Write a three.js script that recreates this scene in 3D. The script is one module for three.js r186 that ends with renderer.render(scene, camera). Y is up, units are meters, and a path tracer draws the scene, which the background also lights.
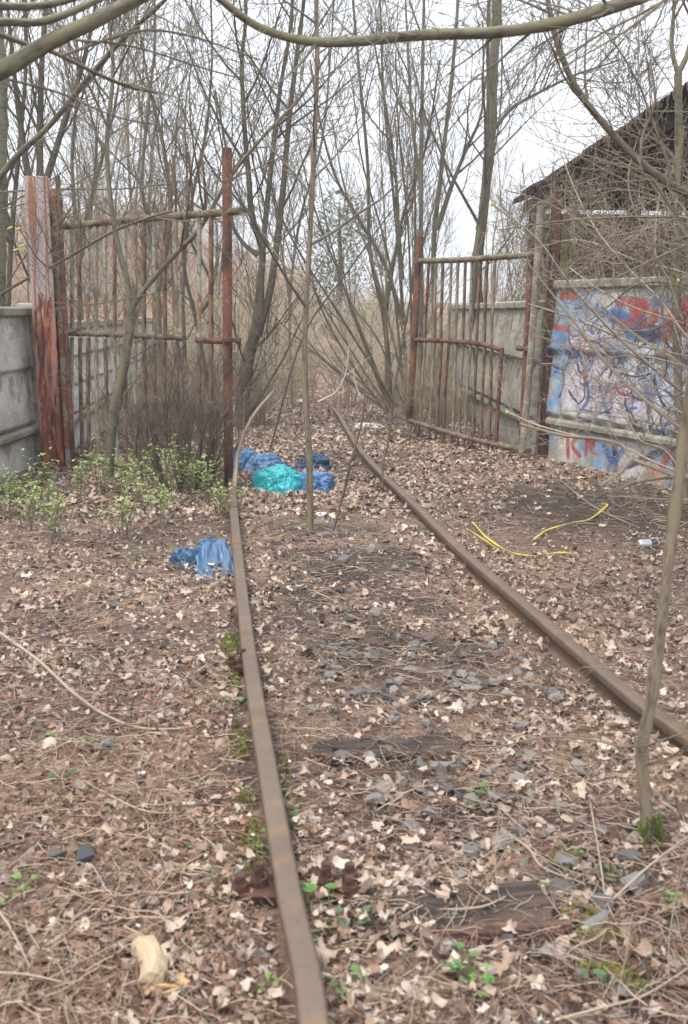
import * as THREE from 'three';
import { ConvexGeometry } from 'three/addons/geometries/ConvexGeometry.js';
import { mergeVertices } from 'three/addons/utils/BufferGeometryUtils.js';

// ---------------------------------------------------------------- camera, sky, sun, exposure
const EYE = 1.57, FOCAL = 1000, PITCH = Math.atan(200 / FOCAL), ROLL = 0.013;
const scene = new THREE.Scene();
const camera = new THREE.PerspectiveCamera(2 * Math.atan(512 / FOCAL) * 180 / Math.PI, 688 / 1024, 0.1, 900);
camera.rotation.order = 'YXZ';
camera.position.set(0, EYE, 0);
camera.rotation.set(-PITCH, 0, ROLL);
camera.focus = 9.5;
camera.userData.fStop = 4.5;
camera.updateMatrixWorld();

const rngOf = (s) => () => { s |= 0; s = s + 0x6D2B79F5 | 0; let t = Math.imul(s ^ s >>> 15, 1 | s); t = t + Math.imul(t ^ t >>> 7, 61 | t) ^ t; return ((t ^ t >>> 14) >>> 0) / 4294967296; };
const hash = (x, y, s) => { let h = Math.imul(x, 374761393) + Math.imul(y, 668265263) + Math.imul(s, 1442695041); h = Math.imul(h ^ h >>> 13, 1274126177); return ((h ^ h >>> 16) >>> 0) / 4294967296; };
function vnoise(x, y, s = 0, per = 0) {
  const xi = Math.floor(x), yi = Math.floor(y), fx = x - xi, fy = y - yi, u = fx * fx * (3 - 2 * fx), v = fy * fy * (3 - 2 * fy);
  const m = (a) => per ? ((a % per) + per) % per : a;
  const a = hash(m(xi), m(yi), s), b = hash(m(xi + 1), m(yi), s), c = hash(m(xi), m(yi + 1), s), d = hash(m(xi + 1), m(yi + 1), s);
  return a + (b - a) * u + (c - a) * v + (a - b - c + d) * u * v;
}
function fbm(x, y, o, s = 0, per = 0) { let t = 0, a = .5, n = 0; for (let i = 0; i < o; i++) { t += a * vnoise(x, y, s + i * 17, per); n += a; a *= .5; x *= 2; y *= 2; per *= 2; } return t / n; }
const smooth = (a, b, x) => { const t = Math.min(1, Math.max(0, (x - a) / (b - a))); return t * t * (3 - 2 * t); };
const lerp = (a, b, t) => a + (b - a) * t;

{ // bright overcast: thin bluish-white cloud, hardly any pattern
  const W = 512, Hh = 256, d = new Float32Array(W * Hh * 4);
  for (let j = 0; j < Hh; j++) for (let i = 0; i < W; i++) {
    const el = (j + .5) / Hh * Math.PI - Math.PI / 2, az = i / W * 2 * Math.PI;
    const cl = fbm(Math.cos(az) * 2.2 + 9, Math.sin(az) * 2.2 + el * 3 + 5, 4, 3);
    const k = 1.5 * (1 + 2 * Math.max(0, Math.sin(el))) / 3 * (1 + (cl - .5) * .2); // an overcast sky is three times brighter overhead than at the horizon
    const o = (j * W + i) * 4;
    d[o] = .93 * k; d[o + 1] = .985 * k; d[o + 2] = 1.06 * k; d[o + 3] = 1;
  }
  const t = new THREE.DataTexture(d, W, Hh, THREE.RGBAFormat, THREE.FloatType);
  t.mapping = THREE.EquirectangularReflectionMapping; t.magFilter = THREE.LinearFilter; t.minFilter = THREE.LinearFilter; t.wrapS = THREE.RepeatWrapping; t.needsUpdate = true;
  scene.background = t; scene.environment = t;
}
const sun = new THREE.DirectionalLight(0xfff1e0, 1.5);
sun.position.set(-12, 30, 14); sun.castShadow = true; sun.shadow.radius = 30;
sun.shadow.camera.left = sun.shadow.camera.bottom = -40; sun.shadow.camera.right = sun.shadow.camera.top = 40; sun.shadow.camera.far = 120; sun.shadow.mapSize.set(2048, 2048);
scene.add(sun); scene.add(sun.target);
scene.fog = new THREE.FogExp2(0xf2f3f5, 0.0024);
const renderer = new THREE.WebGLRenderer({ antialias: true });
renderer.toneMapping = THREE.LinearToneMapping;
renderer.toneMappingExposure = 2.0;
renderer.shadowMap.enabled = true;

// ---------------------------------------------------------------- measuring: where a sight line of the survey meets the ground or a given distance
const V = (x, y, z) => new THREE.Vector3(x, y, z);
function sight(px, py) {
  const a = (px - 344) / FOCAL, b = -(py - 512) / FOCAL, cr = Math.cos(ROLL), sr = Math.sin(ROLL), c = Math.cos(PITCH), s = Math.sin(PITCH);
  const u = a * cr - b * sr, v = a * sr + b * cr;
  return V(u, v * c - s, -(c + v * s));
}
function gnd(px, py, h = 0) { const r = sight(px, py), t = (h - EYE) / (r.y - .012 * r.z); return V(r.x * t, EYE + r.y * t, r.z * t); }
function dst(px, py, d) { const r = sight(px, py), t = d / -r.z; return V(r.x * t, EYE + r.y * t, -d); }

// the lie of the land
function gh(x, z) {
  let y = .012 * Math.max(z, -30);
  const f = Math.min(1, Math.hypot(x, z) / 40);
  y += (fbm(x * .9 + 40, z * .9 + 40, 3, 5) - .5) * .07 + (fbm(x * 5 + 90, z * 5 + 70, 2, 8) - .5) * .03;
  y += 4.6 * smooth(-24, -44, z) * smooth(2, -9, x) + 2.6 * smooth(-34, -70, z) * smooth(-8, 6, x);
  y += f * (fbm(x * .2 + 30, z * .2 + 30, 3, 2) - .5) * .6 * smooth(-18, -30, z);
  return y;
}

// ---------------------------------------------------------------- textures
function texOf(size, fn, { srgb = true, rep = 1 } = {}) {
  const d = new Uint8Array(size * size * 4);
  for (let j = 0; j < size; j++) for (let i = 0; i < size; i++) {
    const c = fn(i / size, j / size), o = (j * size + i) * 4;
    for (let k = 0; k < 3; k++) { let v = Math.min(1, Math.max(0, Array.isArray(c) ? c[k] : c)); if (srgb) v = v <= .0031308 ? v * 12.92 : 1.055 * v ** (1 / 2.4) - .055; d[o + k] = v * 255; }
    d[o + 3] = 255;
  }
  const t = new THREE.DataTexture(d, size, size, THREE.RGBAFormat);
  if (srgb) t.colorSpace = THREE.SRGBColorSpace;
  t.wrapS = t.wrapT = THREE.RepeatWrapping; t.magFilter = THREE.LinearFilter; t.minFilter = THREE.LinearMipmapLinearFilter; t.generateMipmaps = true;
  t.repeat.set(rep, rep); t.needsUpdate = true;
  return t;
}
const mixc = (a, b, t) => [lerp(a[0], b[0], t), lerp(a[1], b[1], t), lerp(a[2], b[2], t)];
const N = (u, v, f, o, s) => fbm(u * f, v * f, o, s, f);
const std = (o) => new THREE.MeshStandardMaterial({ roughness: .9, metalness: 0, ...o });

const T = {
  soil: texOf(1024, (u, v) => {
    const a = N(u, v, 8, 5, 1), b = N(u, v, 64, 3, 9), c = N(u, v, 180, 2, 21);
    let k = mixc([.055, .042, .036], [.16, .115, .092], smooth(.3, .7, a * .5 + b * .5));
    return mixc(k, [.3, .23, .19], smooth(.58, .8, c) * .7);
  }, { rep: .5 }),
  soilB: texOf(512, (u, v) => N(u, v, 40, 4, 31), { srgb: false, rep: .7 }),
  rust: texOf(512, (u, v) => {
    const a = N(u, v, 6, 5, 3), b = N(u, v, 50, 3, 13);
    let k = mixc([.055, .026, .02], [.16, .062, .038], smooth(.3, .62, a));
    k = mixc(k, [.30, .145, .075], smooth(.55, .8, b * .6 + a * .4));
    return mixc(k, [.12, .09, .085], smooth(.6, .75, N(u, v, 16, 3, 44)) * .6);
  }),
  bump: texOf(512, (u, v) => N(u, v, 24, 5, 61), { srgb: false }),
  rail: texOf(512, (u, v) => {
    const a = N(u, v, 5, 5, 33), b = N(u, v, 90, 2, 23);
    let k = mixc([.1, .07, .05], [.175, .127, .09], a);
    k = mixc(k, [.20, .125, .065], smooth(.55, .75, N(u, v, 12, 3, 7)) * .5);
    return mixc(k, [.07, .05, .042], smooth(.62, .8, b) * .35);
  }),
  paint: texOf(512, (u, v) => { // green-grey paint over rust
    const a = N(u, v, 8, 5, 53), b = N(u, v, 40, 3, 63);
    let k = mixc([.24, .25, .225], [.155, .175, .155], N(u, v, 4, 3, 73));
    k = mixc(k, [.2, .085, .04], smooth(.5, .58, a * .65 + b * .35));
    return mixc(k, [.09, .055, .035], smooth(.62, .78, b) * .6);
  }),
  pipe: texOf(512, (u, v) => { // lichen-grey weathered pipe
    const a = N(u, v, 7, 5, 83), b = N(u, v, 60, 3, 93);
    let k = mixc([.13, .115, .085], [.27, .26, .215], smooth(.35, .65, a * .6 + b * .4));
    return mixc(k, [.16, .075, .045], smooth(.56, .68, N(u, v, 14, 4, 94)) * .8);
  }),
  conc: texOf(1024, (u, v) => {
    const a = N(u, v, 5, 5, 101), b = N(u, v, 80, 3, 111);
    let k = mixc([.27, .265, .24], [.48, .475, .45], smooth(.25, .75, a * .7 + b * .3));
    k = mixc(k, [.16, .15, .12], smooth(.56, .75, N(u, v, 10, 5, 121)) * .7);
    return mixc(k, [.14, .17, .07], smooth(.62, .8, N(u, v, 7, 4, 131)) * .5);
  }, { rep: .6 }),
  bark: texOf(512, (u, v) => {
    const a = fbm(u * 24, v * 5, 4, 141, 0), b = N(u, v, 40, 3, 151), c = N(u, v, 6, 4, 161);
    let k = mixc([.35, .35, .35], [1, 1, 1], smooth(.25, .7, a * .5 + b * .5));
    return mixc(k, [.92, .96, .8], smooth(.55, .75, c));
  }, { srgb: false }),
  wood: texOf(512, (u, v) => {
    const a = fbm(u * 4, v * 60, 4, 171), b = N(u, v, 30, 3, 181);
    return mixc([.014, .011, .01], [.07, .046, .035], smooth(.3, .75, a * .7 + b * .3));
  }),
  moss: texOf(256, (u, v) => mixc([.05, .065, .015], [.16, .17, .035], N(u, v, 24, 4, 191))),
};
const M = {
  soil: std({ map: T.soil, bumpMap: T.soilB, bumpScale: .02, vertexColors: true, roughness: 1 }),
  rust: std({ map: T.rust, bumpMap: T.bump, bumpScale: .002, roughness: .85 }),
  clamp: std({ map: T.rust, color: new THREE.Color().setRGB(.6, .6, .6), bumpMap: T.bump, bumpScale: .002 }),
  rail: std({ map: T.rail, bumpMap: T.bump, bumpScale: .0012, roughness: .55, metalness: .25 }),
  paint: std({ map: T.paint, bumpMap: T.bump, bumpScale: .0015, roughness: .75 }),
  pipe: std({ map: T.pipe, color: new THREE.Color().setRGB(.78, .68, .58), bumpMap: T.bump, bumpScale: .002 }),
  conc: std({ map: T.conc, bumpMap: T.bump, bumpScale: .004, roughness: .95 }),
  wood: std({ map: T.wood, bumpMap: T.bump, bumpScale: .004 }),
  barkDark: std({ map: T.bark, color: new THREE.Color().setRGB(.108, .088, .068) }),
  barkGrey: std({ map: T.bark, color: new THREE.Color().setRGB(.18, .149, .115) }),
  barkTan: std({ map: T.bark, color: new THREE.Color().setRGB(.215, .172, .13) }),
  barkGreen: std({ map: T.bark, color: new THREE.Color().setRGB(.18, .163, .115) }),
  barkPale: std({ map: T.bark, color: new THREE.Color().setRGB(.36, .29, .24) }),
  twig: std({ map: T.bark, color: new THREE.Color().setRGB(.16, .122, .104) }),
  scrub: std({ map: T.bark, color: new THREE.Color().setRGB(.3, .235, .18) }),
  cane: std({ map: T.bark, color: new THREE.Color().setRGB(.4, .32, .275) }),
  moss: std({ map: T.moss, roughness: 1 }),
  leafGreen: new THREE.MeshPhysicalMaterial({ color: new THREE.Color().setRGB(.27, .38, .1), roughness: .7, side: THREE.DoubleSide, transmission: .3, thickness: 0 }),
  herb: std({ color: new THREE.Color().setRGB(.075, .17, .04), roughness: .7, side: THREE.DoubleSide }),
  plain: std({ vertexColors: false }),
};

// ---------------------------------------------------------------- geometry collecting
class MB {
  constructor() { this.p = []; this.n = []; this.t = []; this.i = []; }
  tube(pts, rad, sides = 6, cap = true) {
    const m = pts.length, base = this.p.length / 3, r = typeof rad === 'function' ? rad : (k) => rad[Math.min(k, rad.length - 1)];
    let tan = pts[1].clone().sub(pts[0]).normalize(), nx = Math.abs(tan.y) < .9 ? V(0, 1, 0) : V(1, 0, 0), v = 0;
    nx.sub(tan.clone().multiplyScalar(nx.dot(tan))).normalize();
    for (let k = 0; k < m; k++) {
      if (k) v += pts[k].distanceTo(pts[k - 1]);
      tan = pts[Math.min(k + 1, m - 1)].clone().sub(pts[Math.max(k - 1, 0)]).normalize();
      nx.sub(tan.clone().multiplyScalar(nx.dot(tan))).normalize();
      const bx = tan.clone().cross(nx), rr = r(k, m);
      for (let s = 0; s <= sides; s++) {
        const a = s / sides * Math.PI * 2, c = Math.cos(a), d = Math.sin(a);
        const x = nx.x * c + bx.x * d, y = nx.y * c + bx.y * d, z = nx.z * c + bx.z * d;
        this.p.push(pts[k].x + x * rr, pts[k].y + y * rr, pts[k].z + z * rr); this.n.push(x, y, z); this.t.push(s / sides * .35, v);
      }
    }
    const w = sides + 1;
    for (let k = 0; k < m - 1; k++) for (let s = 0; s < sides; s++) { const a = base + k * w + s, b = a + w; this.i.push(a, a + 1, b, a + 1, b + 1, b); }
    if (cap && sides > 3) for (const [k, sg] of [[0, -1], [m - 1, 1]]) {
      const c = this.p.length / 3, td = pts[Math.min(k + 1, m - 1)].clone().sub(pts[Math.max(k - 1, 0)]).normalize().multiplyScalar(sg);
      this.p.push(pts[k].x, pts[k].y, pts[k].z); this.n.push(td.x, td.y, td.z); this.t.push(.1, .1);
      for (let s = 0; s <= sides; s++) { const q = (base + k * w + s) * 3; this.p.push(this.p[q], this.p[q + 1], this.p[q + 2]); this.n.push(td.x, td.y, td.z); this.t.push(.1 + .03 * Math.cos(s), .1 + .03 * Math.sin(s)); }
      for (let s = 0; s < sides; s++) sg > 0 ? this.i.push(c, c + 1 + s, c + 2 + s) : this.i.push(c, c + 2 + s, c + 1 + s);
    }
    return this;
  }
  geo(g, mat) { // add a BufferGeometry
    if (mat) g.applyMatrix4(mat);
    const b = this.p.length / 3, P = g.attributes.position, Nn = g.attributes.normal, U = g.attributes.uv;
    for (let k = 0; k < P.count; k++) { this.p.push(P.getX(k), P.getY(k), P.getZ(k)); this.n.push(Nn.getX(k), Nn.getY(k), Nn.getZ(k)); this.t.push(U ? U.getX(k) : 0, U ? U.getY(k) : 0); }
    if (g.index) for (let k = 0; k < g.index.count; k++) this.i.push(b + g.index.getX(k)); else for (let k = 0; k < P.count; k++) this.i.push(b + k);
    return this;
  }
  box(cx, cy, cz, sx, sy, sz, e = .004, q) { // chamfered box, uv in metres
    const g = chamferBox(sx, sy, sz, e), m = new THREE.Matrix4().compose(V(cx, cy, cz), q || new THREE.Quaternion(), V(1, 1, 1));
    return this.geo(g, m);
  }
  geometry() {
    const g = new THREE.BufferGeometry();
    g.setAttribute('position', new THREE.Float32BufferAttribute(this.p, 3)); g.setAttribute('normal', new THREE.Float32BufferAttribute(this.n, 3)); g.setAttribute('uv', new THREE.Float32BufferAttribute(this.t, 2));
    g.setIndex(this.i);
    return g;
  }
  build(name, mat, parent, label) { const m = new THREE.Mesh(this.geometry(), mat); return put(m, name, parent, label); }
}
function chamferBox(x, y, z, e) {
  e = Math.min(e, x / 3, y / 3, z / 3);
  const s = new THREE.Shape(); const a = x / 2 - e, b = y / 2 - e;
  s.moveTo(-a, -b - e); s.lineTo(a, -b - e); s.lineTo(a + e, -b); s.lineTo(a + e, b); s.lineTo(a, b + e); s.lineTo(-a, b + e); s.lineTo(-a - e, b); s.lineTo(-a - e, -b);
  const g = new THREE.ExtrudeGeometry(s, { depth: z - 2 * e, bevelEnabled: true, bevelThickness: e, bevelSize: e, bevelOffset: -e, bevelSegments: 1 });
  g.translate(0, 0, -z / 2 + e);
  return g;
}
const names = new Map();
function numbered(n) { const k = names.get(n) || 0; names.set(n, k + 1); return k ? `${n}_${String(k).padStart(3, '0')}` : n; }
function put(m, name, parent, label) {
  m.name = numbered(name); m.castShadow = m.receiveShadow = true;
  if (label) m.userData.label = label;
  (parent || scene).add(m);
  return m;
}
function tag(o, label, category, group, kind) { o.userData.label = label; if (category) o.userData.category = category; if (group) o.userData.group = group; if (kind) o.userData.kind = kind; return o; }
function thing(name, label, category, pos, group) { // a Group at the thing's base; parts are given in world metres and shifted
  const o = new THREE.Group(); o.name = numbered(name); o.position.copy(pos); scene.add(o); tag(o, label, category, group);
  const shift = new THREE.Group(); void shift;
  o.part = (mb, n, mat, parent, lab) => { const g = mb.geometry(); g.translate(-pos.x, -pos.y, -pos.z); return put(new THREE.Mesh(g, mat), n, parent || o, lab); };
  return o;
}
// smooth curve through points
function curve(pts, per = 4) { const c = new THREE.CatmullRomCurve3(pts, false, 'centripetal'); return c.getPoints((pts.length - 1) * per); }

// ---------------------------------------------------------------- growing branches
function sprout(mb, P, rad, o, rng, lv = 0) {
  const cum = [0]; for (let k = 1; k < P.length; k++) cum.push(cum[k - 1] + P[k].distanceTo(P[k - 1]));
  const len = cum[P.length - 1], n = Math.round(o.n[lv] * (.75 + .5 * rng()));
  const st = o.start[Math.min(lv, o.start.length - 1)];
  for (let i = 0; i < n; i++) {
    const t = st + (1 - st) * (i + rng()) / n, s = t * len; let k = 1; while (k < P.length - 1 && cum[k] < s) k++;
    const f = (s - cum[k - 1]) / (cum[k] - cum[k - 1] || 1), p = P[k - 1].clone().lerp(P[k], f), tan = P[k].clone().sub(P[k - 1]).normalize();
    let side = V(rng() - .5, rng() - .5, rng() - .5); side.sub(tan.clone().multiplyScalar(side.dot(tan))).normalize();
    if (o.bias) { side.add(o.bias).normalize(); }
    const a = (o.ang[Math.min(lv, o.ang.length - 1)]) * (.6 + .8 * rng());
    let dir = tan.clone().multiplyScalar(Math.cos(a)).add(side.multiplyScalar(Math.sin(a))).normalize();
    const L = o.len[Math.min(lv, o.len.length - 1)] * (1.15 - .7 * t) * (.5 + rng());
    const rr = rad(t), r0 = Math.max(o.rmin, Math.min(rr * .6, L * .0095 + .0012)), m = lv === 0 ? 6 : 4, pts = [p];
    for (let q = 1; q <= m; q++) {
      dir.add(V(rng() - .5, rng() - .5, rng() - .5).multiplyScalar(o.wob || .22)); dir.y += (o.up || 0) * .3; dir.normalize();
      pts.push(pts[q - 1].clone().add(dir.clone().multiplyScalar(L / m)));
    }
    const re = Math.max(o.rmin * .7, r0 * .3);
    mb.tube(pts, (q, mm) => lerp(r0, re, q / (mm - 1)), lv === 0 && r0 > .012 ? 5 : 3, false);
    if (lv + 1 < o.n.length) sprout(mb, pts, (q) => lerp(r0, re, q), o, rng, lv + 1);
  }
}
// a tree from its stems (each a list of points, thickest radius, thinnest radius)
function tree(name, label, category, base, stems, o, group) {
  const t = thing(name, label, category, base, group), rng = rngOf(o.seed), crown = new MB();
  for (const [pts, r0, r1] of stems) {
    const P = curve(pts, 8), mb = new MB(), flare = o.flare || 0;
    mb.tube(P, (k, m) => { const q = k / (m - 1); return lerp(r0, r1, q) * (1 + flare * Math.max(0, 1 - q * 8) ** 2) * (.95 + .08 * rng() + (rng() < .13 ? .16 : 0)); }, o.sides || 8);
    t.part(mb, o.stemName || 'trunk', o.mat || M.barkGrey);
    sprout(crown, P, (q) => lerp(r0, r1, q), o, rng);
  }
  if (crown.p.length) t.part(crown, o.crownName || 'crown', o.twigMat || o.mat || M.twig);
  return t;
}

// ================================================================ THE SETTING
const lin = (...a) => a;
const railPts = {
  near: [[-.01, -.2], [-.05, -1.88], [-.13, -2.38], [-.25, -3.16], [-.385, -4.05], [-.535, -5.15], [-.69, -6.34], [-.875, -7.77], [-1.1, -9.6], [-1.32, -11.2], [-1.55, -13]],
  far: [[1.52, -.2], [1.43, -1.9], [1.36, -2.6], [1.275, -3.46], [1.2, -3.76], [1.105, -4.35], [.99, -5.12], [.795, -6.43], [.575, -8.33], [.41, -9.68], [.22, -11.54], [.04, -14.1], [-.26, -19.3], [-.5, -24]],
};
function railX(list, z) { for (let k = 1; k < list.length; k++) if (z > list[k][1]) { const a = list[k - 1], b = list[k], f = (z - a[1]) / (b[1] - a[1]); return lerp(a[0], b[0], f); } return list[list.length - 1][0]; }
const nearRailX = (z) => railX(railPts.near, z), farRailX = (z) => railX(railPts.far, z);
// how much bare soil shows through the leaves
function bare(x, z) {
  let b = smooth(.5, .72, fbm(x * .8 + 11, z * 1.4 + 7, 3, 77)) * .55;
  const inside = x > nearRailX(z) + .25 && x < farRailX(z) - .3;
  if (inside) { b = Math.max(b, .88 * smooth(.5, .64, fbm(x * 1.3 + 3, z * 3 + 8, 3, 6)) * smooth(-9, -7, z)); b = Math.max(b, .85 * Math.exp(-(((z + 4.25) / .3) ** 2)) * smooth(.3, .6, fbm(x * 2, z * 2 + 3, 2, 5))); b = Math.max(b, .9 * Math.exp(-(((z + 2.42) / .1) ** 2)) * smooth(.05, .2, x) * smooth(.9, .6, x)); }
  b = Math.max(b, 1.0 * Math.exp(-((((x - 2.4) / 1.5) ** 2 + ((z + 8.6) / 1.55) ** 2) ** 2)) * smooth(.12, .34, fbm(x * 2, z * 2, 3, 15)));
  b = Math.max(b, .6 * Math.exp(-(((x - 1.6) / .8) ** 2 + ((z + 7.4) / .7) ** 2)));
  return b;
}
{ // ground: one sheet to the horizon, finely cut where it is near
  const xs = [], zs = [];
  for (let x = -8; x <= 8.001; x += .09) xs.push(x);
  for (let s = 8, d = .15; s < 420; d *= 1.13) { s += d; xs.push(s); xs.unshift(-s); }
  for (let z = 1.5; z >= -26; z -= .09) zs.push(z);
  for (let z = 1.5, d = .2; z < 150; d *= 1.25) { z += d; zs.unshift(z); }
  for (let z = -26, d = .2; z > -700; d *= 1.07) { z -= d; zs.push(z); }
  const p = [], c = [], t = [], id = [], nx = xs.length;
  for (const z of zs) for (const x of xs) {
    p.push(x, gh(x, z), z); t.push(x, -z);
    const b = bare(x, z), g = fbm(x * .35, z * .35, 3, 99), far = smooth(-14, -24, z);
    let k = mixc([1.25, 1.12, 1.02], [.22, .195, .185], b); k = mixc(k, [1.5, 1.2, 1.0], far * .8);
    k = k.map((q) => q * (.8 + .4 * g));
    c.push(...k);
  }
  for (let j = 0; j < zs.length - 1; j++) for (let i = 0; i < nx - 1; i++) { const a = j * nx + i; id.push(a, a + 1, a + nx, a + 1, a + nx + 1, a + nx); }
  const g = new THREE.BufferGeometry();
  g.setAttribute('position', new THREE.Float32BufferAttribute(p, 3)); g.setAttribute('color', new THREE.Float32BufferAttribute(c, 3)); g.setAttribute('uv', new THREE.Float32BufferAttribute(t, 2));
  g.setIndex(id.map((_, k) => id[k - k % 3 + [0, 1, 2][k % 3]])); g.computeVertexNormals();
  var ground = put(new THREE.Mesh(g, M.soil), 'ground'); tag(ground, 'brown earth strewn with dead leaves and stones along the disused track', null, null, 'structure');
}

// ---------------------------------------------------------------- rails
function rail(list, label, to, tops) {
  const pts = curve(list.filter((q) => q[1] >= to).map(([x, z]) => V(x, .012 * z, z)), 6), prof = [];
  const half = [[0, 0], [.062, 0], [.062, -.006], [.006, -.0], [0, 0]];
  void half;
  // foot, web, head of a flat-bottomed rail, y from the rail top down
  const R = [[.062, -.138], [.062, -.128], [.02, -.115], [.008, -.1], [.008, -.055], [.03, -.042], [.0335, -.034], [.0335, -.012], [.03, -.004], [.022, -.0005], [0, 0]];
  for (const q of R) prof.push(q); for (let k = R.length - 2; k >= 0; k--) prof.push([-R[k][0], R[k][1]]);
  const p = [], u = [], id = [], w = prof.length; let per = [0], v = 0;
  for (let k = 1; k < w; k++) per.push(per[k - 1] + Math.hypot(prof[k][0] - prof[k - 1][0], prof[k][1] - prof[k - 1][1]));
  pts.forEach((q, k) => {
    if (k) v += q.distanceTo(pts[k - 1]);
    const d = pts[Math.min(k + 1, pts.length - 1)].clone().sub(pts[Math.max(0, k - 1)]).normalize(), sx = -d.z, sz = d.x, wob = .004 * (vnoise(v * .8, 3, 4) - .5);
    for (let j = 0; j < w; j++) { p.push(q.x + (prof[j][0] + wob) * sx, q.y + tops(q.z) + prof[j][1], q.z + (prof[j][0] + wob) * sz); u.push(per[j], v); }
  });
  for (let k = 0; k < pts.length - 1; k++) for (let j = 0; j < w - 1; j++) { const a = k * w + j, b = a + w; id.push(a, b, a + 1, a + 1, b, b + 1); }
  const base = pts[0].clone(); const g = new THREE.BufferGeometry();
  g.setAttribute('position', new THREE.Float32BufferAttribute(p, 3)); g.setAttribute('uv', new THREE.Float32BufferAttribute(u, 2)); g.setIndex(id);
  const flat = g.toNonIndexed(); flat.computeVertexNormals();
  g.computeVertexNormals();
  const t = thing('rail', label, 'rail', base); const geo = g.clone(); geo.translate(-base.x, -base.y, -base.z);
  put(new THREE.Mesh(geo, M.rail), 'rail_bar', t);
  return t;
}
const railA = rail(railPts.near, 'rusty left rail with the blue bag against it, running to the red gate pole', -11.2, (z) => .11 - .13 * smooth(-9.6, -11, z));
const railB = rail(railPts.far, 'rusty brown rail on the right crossing behind the slim mossy-footed tree', -21, (z) => .11 - .13 * smooth(-16, -21, z));

// sleeper fastenings at the near rail
function clampAt(px, py, side) {
  const b = gnd(px, py, .028), t = new MB();
  t.box(b.x, b.y + .012, b.z, .13, .03, .11, .004); t.part;
  const pl = new THREE.Mesh(t.geometry(), M.clamp); pl.geometry.translate(-railA.position.x, -railA.position.y, -railA.position.z); put(pl, 'tie_plate', railA);
  for (const [dx, dz] of side > 0 ? [[-.02, .0], [.045, -.03], [.045, .035]] : [[0, 0], [-.05, .03]]) {
    const n = new MB(), h = dx === -.02 || dx === 0 ? .045 : .025;
    n.geo(new THREE.CylinderGeometry(.024, .026, .026, 6), new THREE.Matrix4().makeTranslation(b.x + dx, b.y + .036, b.z + dz));
    n.geo(new THREE.CylinderGeometry(.014, .015, h, 8), new THREE.Matrix4().makeTranslation(b.x + dx, b.y + .046 + h / 2, b.z + dz));
    const g = n.geometry(); g.translate(-railA.position.x, -railA.position.y, -railA.position.z); put(new THREE.Mesh(g, M.clamp), 'bolt', railA);
  }
}
clampAt(259, 893, -1); clampAt(333, 893, 1); clampAt(243, 668, -1);

// ---------------------------------------------------------------- rotten timber
function timber(name, label, cat, a, b, width, thick, sink, seed, mat = M.wood) { // a, b: ends of the front top edge
  const mid = a.clone().lerp(b, .5), L = a.distanceTo(b), yaw = Math.atan2(-(b.z - a.z), b.x - a.x), g = new THREE.BoxGeometry(L, thick, width, Math.ceil(L / .03), 4, Math.ceil(width / .03)), P = g.attributes.position, U = g.attributes.uv;
  for (let k = 0; k < P.count; k++) {
    let x = P.getX(k), y = P.getY(k), z = P.getZ(k); const e = fbm(x * 3 + seed, z * 22 + seed, 3, seed), w = fbm(x * 8, seed, 3, seed + 3);
    U.setXY(k, x, z + y);
    y += y > 0 ? -.02 * e : 0; z += (w - .5) * .045 * Math.sign(z); x += Math.sign(x) * (Math.abs(x) > L / 2 - .001 ? (fbm(z * 14, y * 14 + seed, 2, seed + 5) - .5) * .14 : 0);
    P.setXYZ(k, x, y, z - width / 2);
  }
  g.computeVertexNormals();
  const m = put(new THREE.Mesh(g, mat), name); m.position.set(mid.x, mid.y - thick / 2 - sink, mid.z); m.rotation.y = yaw;
  return tag(m, label, cat);
}
{ const s = timber('wooden_sleeper', 'dark rotten sleeper end with a red-brown front edge, beside the near rail', 'sleeper', gnd(345, 931, .055), gnd(566, 919, .055), .2, .11, .008, 3);
  const e = timber('front_edge', '', '', gnd(432, 929, .058), gnd(566, 921, .058), .035, .06, .004, 4, std({ map: T.wood, color: new THREE.Color().setRGB(2.6, 1.9, 1.6), bumpMap: T.bump, bumpScale: .004 })); e.userData = {}; s.updateMatrixWorld(); e.updateMatrixWorld(); s.attach(e); }
timber('wooden_plank', 'half-buried mossy plank lying in front of the dark rotten sleeper', 'plank', gnd(525, 949, .03), gnd(642, 941, .03), .07, .06, 0, 8);
timber('wooden_sleeper', 'buried sleeper with only a thin brown strip showing among grey stones', 'sleeper', gnd(318, 758, .035), gnd(470, 748, .035), .16, .1, 0, 15);
timber('wooden_plank', 'dark plank lying across the track behind the turquoise bag', 'plank', gnd(240, 476, .06), gnd(372, 477, .06), .14, .06, 0, 21);

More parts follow.
